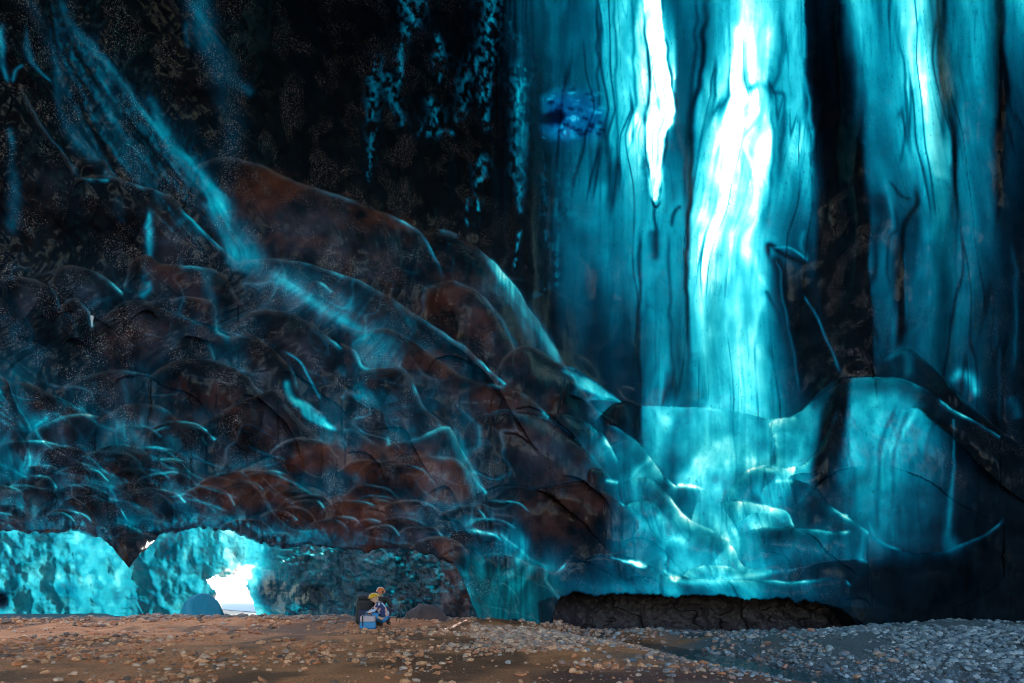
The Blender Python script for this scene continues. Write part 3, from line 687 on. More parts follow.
NN = nrm(V); NT = NN.copy()
Vs = V.copy(); Vs[:nr - K] = blur(blur(V[:nr - K], 7), 5)
wn = np.ones((nr, 1, 1)); wn[:nr - K] = .25; wn[nr - K - 12:nr - K] = np.linspace(.25, 1, 12)[:, None, None]
NN = NN * wn + nrm(Vs) * (1 - wn); NN /= np.linalg.norm(NN, axis=-1, keepdims=True) + 1e-12
idx = np.arange(nr * nc).reshape(nr, nc)
quads = np.stack([idx[:-1, :-1], idx[1:, :-1], idx[1:, 1:], idx[:-1, 1:]], -1).reshape(-1, 4)
V = V.reshape(-1, 3); NN = NN.reshape(-1, 3); NT = NT.reshape(-1, 3); CT = CT.reshape(-1, 4); CB = CB.reshape(-1, 4)
fx = Xa[:-1, :-1].ravel(); fy = Ya[:-1, :-1].ravel()
# which mass of ice a face belongs to
leftline = np.interp(fx, [-200, 0, 100, 198, 223, 300, 342, 380, 415, 440, 462, 485, 510, 540, 567, 590, 620, 640],
                         [190, 195, 172, 166, 157, 184, 196, 212, 230, 231, 238, 255, 282, 325, 368, 380, 403, 406])
skyf = np.interp(fx, sx, sy)
m_slope = (fx < 600) & (fy > leftline) & ~((fx > 455 + .12 * (640 - fy)) & (fy > 552) )
m_slope &= ~((fx > 560) & (fy > 395 + (fx - 560) * 3.2))
m_col = (fx > 440) & (fx < 556) & (fy > 556)
m_bulge = ((fx >= 560) & (fy > np.where(fx < 640, 400, skyf)) | ((fx >= 455) & (fy > 552))) & ~m_col & ~m_slope
m_cur = ~(m_slope | m_col | m_bulge)
m_ceil = m_cur & (fx < 470 + .05 * fy)
m_cur &= ~m_ceil
def sub(name, mask, lab, cat):
    f = quads[mask]; used, inv = np.unique(f, return_inverse=True)
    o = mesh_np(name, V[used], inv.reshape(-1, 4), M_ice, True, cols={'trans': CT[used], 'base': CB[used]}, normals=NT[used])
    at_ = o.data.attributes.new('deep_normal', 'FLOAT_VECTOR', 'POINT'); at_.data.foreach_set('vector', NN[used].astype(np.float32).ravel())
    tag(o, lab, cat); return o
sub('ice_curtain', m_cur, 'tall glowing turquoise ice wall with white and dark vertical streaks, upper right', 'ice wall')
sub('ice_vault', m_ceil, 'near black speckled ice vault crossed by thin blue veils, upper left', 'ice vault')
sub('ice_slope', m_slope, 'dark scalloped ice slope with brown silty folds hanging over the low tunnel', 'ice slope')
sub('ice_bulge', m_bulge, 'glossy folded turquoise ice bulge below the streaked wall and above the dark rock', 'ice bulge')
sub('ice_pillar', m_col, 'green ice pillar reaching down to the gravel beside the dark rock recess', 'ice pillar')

# ---- unseen rest of the cave, its mouth shaped to steer the sky light
def loft(name, line, tgt, n, lab_kind, seed):
    line = np.array(line); tgt = np.array(tgt); k = len(line)
    out = []
    for i in range(n):
        t = i / (n - 1)
        p = line * (1 - t) + tgt * t
        p = p + np.stack([.3 * fbm(np.arange(k) / 9., np.full(k, t * 9), 3, seed + q) for q in range(3)], -1) * min(1, i)
        out.append(p)
    A = np.array(out).reshape(-1, 3)
    id_ = np.arange(n * k).reshape(n, k)
    q = np.stack([id_[:-1, :-1], id_[1:, :-1], id_[1:, 1:], id_[:-1, 1:]], -1).reshape(-1, 4)
    return A, q
Vg = V.reshape(nr, nc, 3)
topl = Vg[0, ::12]; leftl = Vg[:nr - K:12, 0][::-1]; rightl = Vg[:nr - K:12, -1]
line = np.vstack([leftl, topl, rightl])
tgt = line.copy(); tgt[:, 1] = np.interp(tgt[:, 0], [-12, -3, 5, 13], [-9, -7, 5, 8]); tgt[:, 0] = np.clip(tgt[:, 0] * 1.1, -13, 15); tgt[:, 2] = np.clip(tgt[:, 2], -1.0, 15)
A, q = loft('unseen_cave_ceiling', line, tgt, 24, 0, 120)
o = mesh_np('unseen_ceiling', A, q, simple('dark_old_ice', (.03, .05, .07), .35, .4, 1.5, .5), True); tag(o, kind='structure')

# ------------------------------------------------------------------ tunnel ice at the back left
def tunnel():
    dx = 1.25
    tx = np.arange(-190, 478, dx); ty = np.arange(516, 626, dx)
    TX, TY = np.meshgrid(tx, ty)
    Dt = np.interp(TX, [-190, 0, 70, 130, 200, 245, 262, 300, 340, 400, 460, 520, 600], [20, 25, 26.5, 25, 27, 28.5, 28, 26, 24.5, 22.5, 21, 20.4, 20])
    # lower part leans back a little, top closes into the roof
    Dt = Dt - (TY < 540) * 0 + (600 - TY) * .012
    fac = np.abs(fbm(TX / 24, TY / 30, 3, 201)); f2 = np.abs(fbm(TX / 6, TY / 5, 3, 207))
    Dt = Dt - .7 * fac - .14 * f2
    # ridge running down from the hanging tip
    rp = np.array([(128, 556), (131, 580), (138, 603), (150, 626)], float)
    d = dist_poly(TX, TY, rp); side = TX > np.interp(TY, [556, 580, 603, 626], [128, 131, 138, 150])
    Dt = Dt - .25 * np.exp(-d / 14) * side - .1 * np.exp(-d / 6) * (~side)
    g = np.interp(TX, [-190, -20, 0, 30, 130, 140, 180, 205, 235, 262, 275, 300, 345, 400, 440, 470, 520, 560, 600],
                      [.6, .66, .74, .78, .76, .72, .76, .8, .9, .84, .5, .26, .3, .24, .2, .2, .42, .3, .1])
    br = sstep(fbm(TX / 12, TY / 26, 4, 211), -.5, .4)
    g = g * (.94 + .10 * br) + .05 * fbm(TX / 5, TY / 9, 3, 215)
    g = g - .10 * np.exp(-((fac - .03) / .05) ** 2)
    rt = sstep(TX, 255, 285)
    g = g * (1 - rt) + rt * (g * .8 + (.42 * np.clip(1 - 7 * np.abs(fbm(TX / 22 + TY / 30, TY / 8, 3, 219)), 0, 1) ** 1.5 + .5 * sstep(fbm(TX / 5, TY / 2.5, 3, 221), .25, .55)) * np.interp(TX, [250, 350, 480, 600], [1.1, .8, .5, .2]) * (.25 + .9 * sstep(fbm(TX / 30, TY / 16, 3, 223), -.2, .4)))  # glints and streaky highlights painted into the right wall
    near = np.exp(-(np.hypot((TX - 238 - .5 * (575 - TY)) / 34, (TY - 574) / 22)) ** 3)  # daylight glare around the opening, painted into the ice
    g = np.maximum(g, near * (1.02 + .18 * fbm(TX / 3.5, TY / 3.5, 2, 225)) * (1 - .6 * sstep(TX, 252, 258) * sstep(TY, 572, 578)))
    # small darker spots, colour only
    for (cx, cy, a, b, v) in ((312, 594, 12, 10, .05), (272, 592, 16, 16, .22), (60, 590, 20, 8, .66), (2, 600, 7, 9, .1), (14, 578, 6, 20, .6), (168, 549, 9, 12, .55)):
        k = np.exp(-(np.hypot((TX - cx) / a, (TY - cy) / b)) ** 4); g = g * (1 - k) + v * k
    g = g + .08 * sstep(fbm(TX / 9, TY / 14, 3, 261), .1, .5) * (1 - rt) - .08 * sstep(fbm(TX / 13, TY / 18, 3, 262), .15, .5) * (1 - rt)
    g = np.clip(g, 0.02, 1.03)
    hole = [(205,580),(214,575),(226,577),(236,572),(248,576),(247,584),(250,596),(254,609),(254,640),(224,640),(220,606),(214,590)]
    jx = TX + 3 * fbm(TX / 5, TY / 5, 2, 231); jy = TY + 3 * fbm(TX / 5, TY / 5, 2, 232)
    hm = inside(jx, jy, hole)
    P = np.stack([(TX - 512) / F * Dt, Dt, CZ + (HY - TY) / F * Dt], -1)
    n0, n1 = TX.shape; id_ = np.arange(n0 * n1).reshape(n0, n1)
    q = np.stack([id_[:-1, :-1], id_[1:, :-1], id_[1:, 1:], id_[:-1, 1:]], -1).reshape(-1, 4)
    keep = ~hm[:-1, :-1].ravel()
    cx_ = TX[:-1, :-1].ravel()
    Qv = -.35 * rt
    c = ice_colour(g, Qv, 0 * g).reshape(-1, 3)
    b = base_colour(g, np.where((TX > 440) & (TX < 470), .5, 0.) + .25 * (TX > 530), .2 + 0 * g, fbm(TX / 8, TY / 8, 3, 240)).reshape(-1, 4)
    P = P.reshape(-1, 3)
    for nm, mk, lab in (('tunnel_ice', keep & (cx_ < 232), 'bright cyan rippled ice wall of the low tunnel left of the white opening'),
                        ('tunnel_ice', keep & (cx_ >= 232), 'dark teal glistening ice wall right of the white opening, behind the people')):
        f = q[mk]; used, inv = np.unique(f, return_inverse=True)
        o = mesh_np(nm, P[used], inv.reshape(-1, 4), M_tun, True, cols={'trans': c[used], 'base': b[used]})
        tag(o, lab, 'ice wall')
tunnel()

# ------------------------------------------------------------------ ground
def gz(x, y):
    z = .05 * fbm(x / 2.2, y / 2.2, 4, 301)
    z = z + .16 * fbm(x / 1.3, y / 1.6, 3, 304) * sstep(y, 12, 18) * (1 - sstep(y, 24, 30))
    z = z + .30 * np.exp(-(((x - .6) / 3.0) ** 2 + ((y - 18.2) / 1.9) ** 2))
    z = z + .16 * np.exp(-(((x + 8) / 6.0) ** 2 + ((y - 20.5) / 1.3) ** 2))
    z = z + .34 * np.exp(-(((x - 9.5) / 3.6) ** 2 + ((y - 14.2) / 2.8) ** 2))
    z = z - .36 * sstep(y, 15.3, 20) * sstep(x, 1.0, 2.2) * (1 - sstep(y, 22, 26))
    # stream bed crossing on the right
    t = np.array([(1.5, 17.6), (3.0, 16.2), (4.0, 14.0), (4.2, 12.0), (5.2, 10.2), (7.5, 8.8), (10, 8.0)])
    d = dist_poly(x, y, t)
    z = z - .52 * np.exp(-(d / 1.25) ** 2)
    z = z - .5 * np.exp(-(((x + 7) / 8.0) ** 2 + ((y - 31) / 8.) ** 2))
    return z
def axis(a, b, fine0, fine1, st):
    mid = np.arange(fine0, fine1, st)
    lo = fine0 - np.geomspace(st, fine0 - a, 26); hi = fine1 + np.geomspace(st, b - fine1, 40)
    return np.concatenate([lo[::-1], mid, hi])
gxs = axis(-400, 400, -16, 16, .08); gys = axis(-120, 1200, 6, 26, .07)
GX, GY = np.meshgrid(gxs, gys)
GZ = gz(GX, GY) + .018 * fbm(GX / .25, GY / .25, 3, 310)
n0, n1 = GX.shape; id_ = np.arange(n0 * n1).reshape(n0, n1)
q = np.stack([id_[:-1, :-1], id_[:-1, 1:], id_[1:, 1:], id_[1:, :-1]], -1).reshape(-1, 4)
w = sstep(GX + 3.5 * fbm(GX / 1.5, GY / 1.5, 3, 315), 1.5, 5.5)
nb = fbm(GX / .5, GY / .5, 4, 318)
brown = np.stack([.64 + .28 * nb, .215 + .10 * nb, .075 + .045 * nb], -1)
grey = np.stack([.10 + .03 * nb, .12 + .03 * nb, .14 + .03 * nb], -1)
red = np.array([.17, .05, .035])
c = brown * (1 - w[..., None]) + grey * w[..., None]
wet = sstep(fbm(GX / 1.6, GY / 2.4, 4, 320), .02, .3)[..., None]
c = c * (1 - .62 * wet)
kr = (np.exp(-(((GX - 2.2) / 2.2) ** 2 + ((GY - 8.9) / .75) ** 2)))[..., None]
c = c * (1 - kr) + red * kr
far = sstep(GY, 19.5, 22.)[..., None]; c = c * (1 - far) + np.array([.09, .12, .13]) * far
M_soil = attr_mat('moraine_soil', 'base', .85, 1., 26., grit=True)
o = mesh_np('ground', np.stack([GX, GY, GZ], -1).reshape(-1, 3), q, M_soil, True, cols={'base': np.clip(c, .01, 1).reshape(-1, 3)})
tag(o, kind='structure')

# water lying at one level in the hollows
m, nt, N, L = nodes('shallow_water')
out = N.new('ShaderNodeOutputMaterial'); p = N.new('ShaderNodeBsdfPrincipled'); p.inputs['Base Color'].default_value = (.02, .10, .12, 1)
p.inputs['Roughness'].default_value = .12; p.inputs['IOR'].default_value = 1.33; p.inputs['Alpha'].default_value = .55
tc = N.new('ShaderNodeTexCoord'); nn_ = N.new('ShaderNodeTexNoise'); nn_.inputs['Scale'].default_value = 6; nn_.inputs['Detail'].default_value = 4
L.new(tc.outputs['Object'], nn_.inputs['Vector']); b = N.new('ShaderNodeBump'); b.inputs['Strength'].default_value = .5; b.inputs['Distance'].default_value = .05
L.new(nn_.outputs['Fac'], b.inputs['Height']); L.new(b.outputs[0], p.inputs['Normal']); L.new(p.outputs[0], out.inputs['Surface'])
o = mesh_np('water', [(-30, 6, -.34), (30, 6, -.34), (30, 31, -.34), (-30, 31, -.34)], [(0, 1, 2, 3)], m, False); tag(o, kind='structure')

# snow outside the opening
sxs = np.linspace(-45, 30, 60); sys_ = np.concatenate([np.linspace(30, 36, 14), np.linspace(38, 140, 50)])
SX, SY = np.meshgrid(sxs, sys_); SZ = -1.0 + .9 * sstep(SY, 29.9, 34) + .045 * (SY - 30) + .10 * fbm(SX / 12, SY / 12, 3, 330)
id_ = np.arange(SX.size).reshape(SX.shape); q = np.stack([id_[:-1, :-1], id_[:-1, 1:], id_[1:, 1:], id_[1:, :-1]], -1).reshape(-1, 4)
o = mesh_np('snow', np.stack([SX, SY, SZ], -1).reshape(-1, 3), q, simple('snow', (.86, .88, .9), .6, .04, 2, .1), True); tag(o, kind='structure')

# ------------------------------------------------------------------ gravel
def ico():
    bm = bmesh.new(); bmesh.ops.create_icosphere(bm, subdivisions=1, radius=1)
    v = np.array([x.co[:] for x in bm.verts]); f = np.array([[a.index for a in x.verts] for x in bm.faces]); bm.free(); return v, f
IV, IF = ico()
def ico2():
    bm = bmesh.new(); bmesh.ops.create_icosphere(bm, subdivisions=2, radius=1)
    v = np.array([x.co[:] for x in bm.verts]); f = np.array([[a.index for a in x.verts] for x in bm.faces]); bm.free(); return v, f
IV2, IF2 = ico2()
def rock_shape(v, seed, flat=.55, cuts=7):
    r = np.random.default_rng(seed); v = v.copy()
    for _ in range(cuts):      # chop with random planes for flat facets
        n = r.normal(size=3); n /= np.linalg.norm(n); c = r.uniform(.45, .8)
        d = v @ n - c; v = v - np.where(d > 0, d, 0)[:, None] * n
    v *= np.array([r.uniform(.8, 1.25), r.uniform(.7, 1.), flat * r.uniform(.8, 1.2)])
    return v
def stone_colour(x, y, r):
    w = float(sstep(np.array(x + 2.6 * r.normal() * .6), .3, 6.0)); k = r.random()
    a = np.array([.72, .34, .18]) if k < .35 else np.array([.56, .20, .09]) if k < .75 else np.array([.68, .42, .30]) if k < .85 else np.array([.2, .12, .09])
    b = np.array([.19, .25, .30]) if k < .5 else np.array([.11, .16, .21]) if k < .85 else np.array([.34, .40, .46])
    m_ = np.exp(-(((x - .9) / 2.6) ** 2 + ((y - 16) / 3.5) ** 2))
    a = a * (1 - .45 * m_) + np.array([.74, .60, .54]) * .45 * m_
    c = a * (1 - w) + b * w
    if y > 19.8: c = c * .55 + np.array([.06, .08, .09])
    return c * r.uniform(.75, 1.2)
shapes = [rock_shape(IV, 500 + i) for i in range(24)]
def gravel(name, n, sizes, seed, dens):
    r = np.random.default_rng(seed); vs = []; fs = []; cs = []; off = 0; made = 0
    while made < n:
        y = 6.6 + 16.5 * r.random() ** 1.15; x = r.uniform(-.86, .86) * y
        if r.random() > dens(x, y): continue
        s = sizes[0] * (sizes[1] / sizes[0]) ** (r.random() ** (4.2 - 1.8 * min(1, dens(x, y)))) * (.7 + .03 * y)
        v = shapes[r.integers(24)] * s; a = r.uniform(0, 6.28); ti = r.normal() * .35
        ca, sa = math.cos(a), math.sin(a); ct, st_ = math.cos(ti), math.sin(ti)
        v = v @ np.array([[1, 0, 0], [0, ct, st_], [0, -st_, ct]]) @ np.array([[ca, sa, 0], [-sa, ca, 0], [0, 0, 1]])
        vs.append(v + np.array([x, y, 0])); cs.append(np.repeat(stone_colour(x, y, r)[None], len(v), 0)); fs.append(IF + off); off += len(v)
        vs[-1] = (vs[-1], x, y, s); made += 1
    cx = np.array([q_[1] for q_ in vs]); cy = np.array([q_[2] for q_ in vs]); z = gz(cx, cy)
    Vv = np.vstack([q_[0] + np.array([0, 0, z[i] + .18 * q_[3]]) for i, q_ in enumerate(vs)])
    return mesh_np(name, Vv, np.vstack(fs), M_stone, False, cols={'base': np.vstack(cs)})
M_stone = attr_mat('stone', 'base', .75, .4, 22.)
def dens(x, y):
    d = (.16 if y < 19 else .3) + .6 * math.exp(-(((x - .8) / 3.2) ** 2 + ((y - 15.5) / 3.5) ** 2)) + .7 * math.exp(-(((x - 9) / 4.) ** 2 + ((y - 13) / 4.) ** 2)) + .45 * math.exp(-((y - 20.3) / 1.2) ** 2)
    if -3 < x < 5 and y < 9.3: d *= .25
    d *= .12 + 1.7 * float(sstep(fbm(np.array(x / 1.1), np.array(y / 1.6), 3, 333), -.3, .35))
    return d
o = gravel('gravel', 62000, (.007, .10), 11, dens); tag(o, kind='stuff')

# ------------------------------------------------------------------ loose stones (each its own object)
rock_meshes = {}
def stone_mesh(kind, col):
    ms = []
    for i in range(6):
        v = rock_shape(IV2, 900 + i + hash(kind) % 1 + len(kind), .6, 11)
        me = mesh_np('stone', v, IF2, M_stone, False, cols={'base': np.repeat(np.array([col]), len(v), 0)})
        ms.append(me)
    return ms
def place(ms, x, y, s, lab, grp, sink=.2):
    src = ms[random.randrange(len(ms))]
    if not src.get('used'):
        o = src; o['used'] = 1; del_ = False
    else:
        o = src.copy(); COL.objects.link(o)
    o.location = (x, y, float(gz(np.array([x]), np.array([y]))[0]) + s * sink); o.scale = (s, s, s)
    o.rotation_euler = (random.uniform(-.2, .2), random.uniform(-.2, .2), random.uniform(0, 6.3))
    tag(o, lab, 'stone', grp); return o
sets = [('tan', (.52, .33, .25), [(50,641,8),(26,668,5),(66,648,5),(110,664,6),(140,668,5),(182,668,6),(236,665,7),(228,664,4),(300,672,7),(285,652,9),(268,650,5),(319,655,6),(330,642,5),(94,676,5),(160,652,4),(205,640,4),(346,650,5),(20,640,5),(363,664,7),(428,650,5),(400,640,4)],
         'pale tan stone lying on the brown gravel floor', 'tan stones on the brown gravel'),
        ('grey', (.48, .42, .41), [(508,663,11),(485,648,8),(500,655,6),(465,656,7),(478,640,5),(525,650,6),(545,640,6),(560,652,7),(588,660,5),(450,645,6),(520,636,5),(575,640,5),(604,654,5),(442,662,5)],
         'pale grey stone on the gravel bank in the middle', 'grey stones on the gravel bank'),
        ('blue', (.30, .34, .42), [(836,671,10),(858,668,8),(880,660,6),(900,655,7),(925,662,8),(945,650,7),(962,668,9),(985,655,8),(1005,665,9),(870,648,5),(915,640,5),(890,672,8),(990,640,6),(955,636,5),(1015,645,7),(820,660,5),(846,655,6),(930,676,9)],
         'blue grey stone on the right hand gravel bank', 'blue grey stones on the right bank')]
for nm, col, spots, lab, grp in sets:
    ms = stone_mesh(nm, col)
    for (px, py, sz) in spots:
        yy = CZ * F / (py - HY); xx = (px - 512) / F * yy
        place(ms, xx, yy, sz * yy / F * .5, lab, grp)
    for s_ in ms:
        if not s_.get('used'): bpy.data.objects.remove(s_)
for o in bpy.data.objects:
    if 'used' in o: del o['used']

# ------------------------------------------------------------------ rock recess under the bulge
def rock_wall():
    rx = np.linspace(.9, 10.1, 300); rz = np.linspace(-.8, .95, 90)
    RX, RZ = np.meshgrid(rx, rz)
    Y0 = np.interp(RX, [.2, 1.3, 2.5, 6, 9, 10.8], [20.2, 19.6, 20.6, 20.6, 20.0, 20.])
    blocky = np.round(2.2 * fbm(RX / 1.1, RZ / .8, 3, 401)) / 2.2
    Y0 = Y0 - .35 * blocky - .25 * fbm(RX / .5, RZ / .5, 4, 405) + .25 * RZ
    id_ = np.arange(RX.size).reshape(RX.shape); q = np.stack([id_[:-1, :-1], id_[:-1, 1:], id_[1:, 1:], id_[1:, :-1]], -1).reshape(-1, 4)
    o = mesh_np('rock_wall', np.stack([RX, Y0, RZ], -1).reshape(-1, 3), q, simple('purple_rock', (.030, .022, .032), .6, .5, 3, .8), False)
    tag(o, 'dark purplish bedrock wall in the low recess beneath the turquoise ice bulge', 'rock wall')
rock_wall()

# ice boulder by the opening and dark boulder behind the people
def boulder(name, loc, sc, seed, mat, lab, cat, rot=0, cols=None, cuts=5):
    bm = bmesh.new(); bmesh.ops.create_icosphere(bm, subdivisions=5, radius=1)
    v = np.array([x.co[:] for x in bm.verts]); f = np.array([[a.index for a in x.verts] for x in bm.faces]); bm.free()
    r = np.random.default_rng(seed)
    for _ in range(cuts):
        n = r.normal(size=3); n /= np.linalg.norm(n); c = r.uniform(.72, .9)
        d = v @ n - c; v = v - np.where(d > 0, d, 0)[:, None] * n * .8
    v += ((.16 * fbm(v[:, 0] * 2 + v[:, 2], v[:, 1] * 2 - v[:, 2], 4, seed)) * (1 if 'rock' in name else .4))[:, None] * v
    v *= np.array(sc)
    cc = {}
    if cols: cc = cols(v / np.array(sc))
    o = mesh_np(name, v, f, mat, True, cols=cc); o.location = loc; o.rotation_euler = (0, 0, rot); tag(o, lab, cat); return o
def icecol(v):
    g = np.where(v[:, 0] > .15 + .2 * v[:, 2], .5, .3) + .12 * fbm(v[:, 0] * 5, v[:, 2] * 12, 3, 450)
    return {'trans': ice_colour(g, 0 * g, 0 * g), 'base': np.concatenate([np.full((len(v), 1), .02), np.full((len(v), 1), .20), np.full((len(v), 1), .30), np.full((len(v), 1), .3)], 1)}
px = (202 - 512) / F * 23.2
boulder('ice_boulder', (px, 23.2, -.25), (.74, .6, .98), 33, M_tun, 'rounded blue ice boulder standing before the white opening', 'ice boulder', cols=icecol, cuts=2)
px = (425 - 512) / F * 19.6
boulder('rock_boulder', (px, 19.8, -.1), (.62, .5, .62), 37, simple('brown_rock', (.075, .042, .040), .7, .5, 3, .7), 'low dark brown boulder on the gravel just right of the crouching people', 'boulder')

# ------------------------------------------------------------------ people
M_skin = simple('skin', (.55, .33, .25), .5, .05, 20, 0)
M_pale = simple('patterned_cloth', (.50, .40, .46), .8, .1, 9, .1)
M_navy = simple('navy_cloth', (.03, .04, .09), .8, .3, 12, .2)
M_black = simple('black_cloth', (.018, .018, .024), .7, .4, 12, .2)
M_blue = simple('blue_cloth', (.03, .22, .50), .6, .15, 10, .1)
M_yel = simple('yellow_plastic', (.72, .40, .03), .3, .05, 5, 0)
M_org = simple('orange_plastic', (.62, .15, .04), .3, .05, 5, 0)
M_boot = simple('boot_rubber', (.03, .025, .02), .6, .3, 10, .1)
M_metal = simple('dark_metal', (.06, .06, .07), .4, .2, 10, 0, metal=.6)
M_glass = simple('lens_glass', (.02, .02, .03), .1, .1, 10, 0)
# jacket with a broad woven pattern
def pattern_mat():
    m, nt, N, L = nodes('patterned_knit'); out = N.new('ShaderNodeOutputMaterial'); p = N.new('ShaderNodeBsdfPrincipled')
    tc = N.new('ShaderNodeTexCoord'); v = N.new('ShaderNodeTexVoronoi'); v.inputs['Scale'].default_value = 11
    L.new(tc.outputs['Object'], v.inputs['Vector'])
    cr = N.new('ShaderNodeValToRGB'); cr.color_ramp.interpolation = 'CONSTANT'
    e = cr.color_ramp.elements; e[0].position = 0; e[0].color = (.03, .05, .16, 1); e[1].position = .5; e[1].color = (.55, .52, .60, 1)
    x = e.new(.7); x.color = (.7, .38, .36, 1); x = e.new(.85); x.color = (.45, .6, .85, 1)
    sp = N.new('ShaderNodeSeparateColor'); L.new(v.outputs['Color'], sp.inputs[0]); L.new(sp.outputs[0], cr.inputs[0])
    L.new(cr.outputs[0], p.inputs['Base Color']); p.inputs['Roughness'].default_value = .8; L.new(p.outputs[0], out.inputs['Surface']); return m
M_pat = pattern_mat()

def skin(name, verts, edges, radii, mat, parent, root=0, sub_=2):
    me = bpy.data.meshes.new(name); me.from_pydata([tuple(v) for v in verts], edges, [])
    o = bpy.data.objects.new(name, me); COL.objects.link(o); o.parent = parent
    md = o.modifiers.new('skin', 'SKIN'); md.use_smooth_shade = True
    if not me.skin_vertices: me.skin_vertices.new() if hasattr(me.skin_vertices, 'new') else None
    lay = me.skin_vertices[0].data
    for i, r_ in enumerate(radii):
        lay[i].radius = (r_, r_) if not isinstance(r_, tuple) else r_
        lay[i].use_root = (i == root)
    s = o.modifiers.new('sub', 'SUBSURF'); s.levels = sub_; s.render_levels = sub_
    dg = bpy.context.evaluated_depsgraph_get(); ev = o.evaluated_get(dg)
    nm = bpy.data.meshes.new_from_object(ev); o.modifiers.clear(); o.data = nm
    nm.materials.clear(); nm.materials.append(mat)
    for p_ in nm.polygons: p_.use_smooth = True
    return o

def chain(pl):
    """pl: list of chains [(point, radius)...]; points with equal coordinates are welded"""
    vs, rs, es, key = [], [], [], {}
    for ch in pl:
        prev = None
        for pt, r_ in ch:
            k = tuple(round(c_, 4) for c_ in pt)
            if k not in key: key[k] = len(vs); vs.append(pt); rs.append(r_)
            i = key[k]
            if prev is not None and prev != i: es.append((prev, i))
            prev = i
    return vs, es, rs

def add_sphere(name, loc, sc, mat, parent, cut=None, seg=20):
    bm = bmesh.new(); bmesh.ops.create_uvsphere(bm, u_segments=seg, v_segments=seg // 2, radius=1)
    if cut is not None:
        bmesh.ops.delete(bm, geom=[v for v in bm.verts if v.co.z < cut], context='VERTS')
    me = bpy.data.meshes.new(name); bmesh.ops.scale(bm, vec=sc, verts=bm.verts); bmesh.ops.translate(bm, vec=loc, verts=bm.verts); bm.to_mesh(me); bm.free()
    for p_ in me.polygons: p_.use_smooth = True
    me.materials.append(mat); o = bpy.data.objects.new(name, me); COL.objects.link(o); o.parent = parent; return o

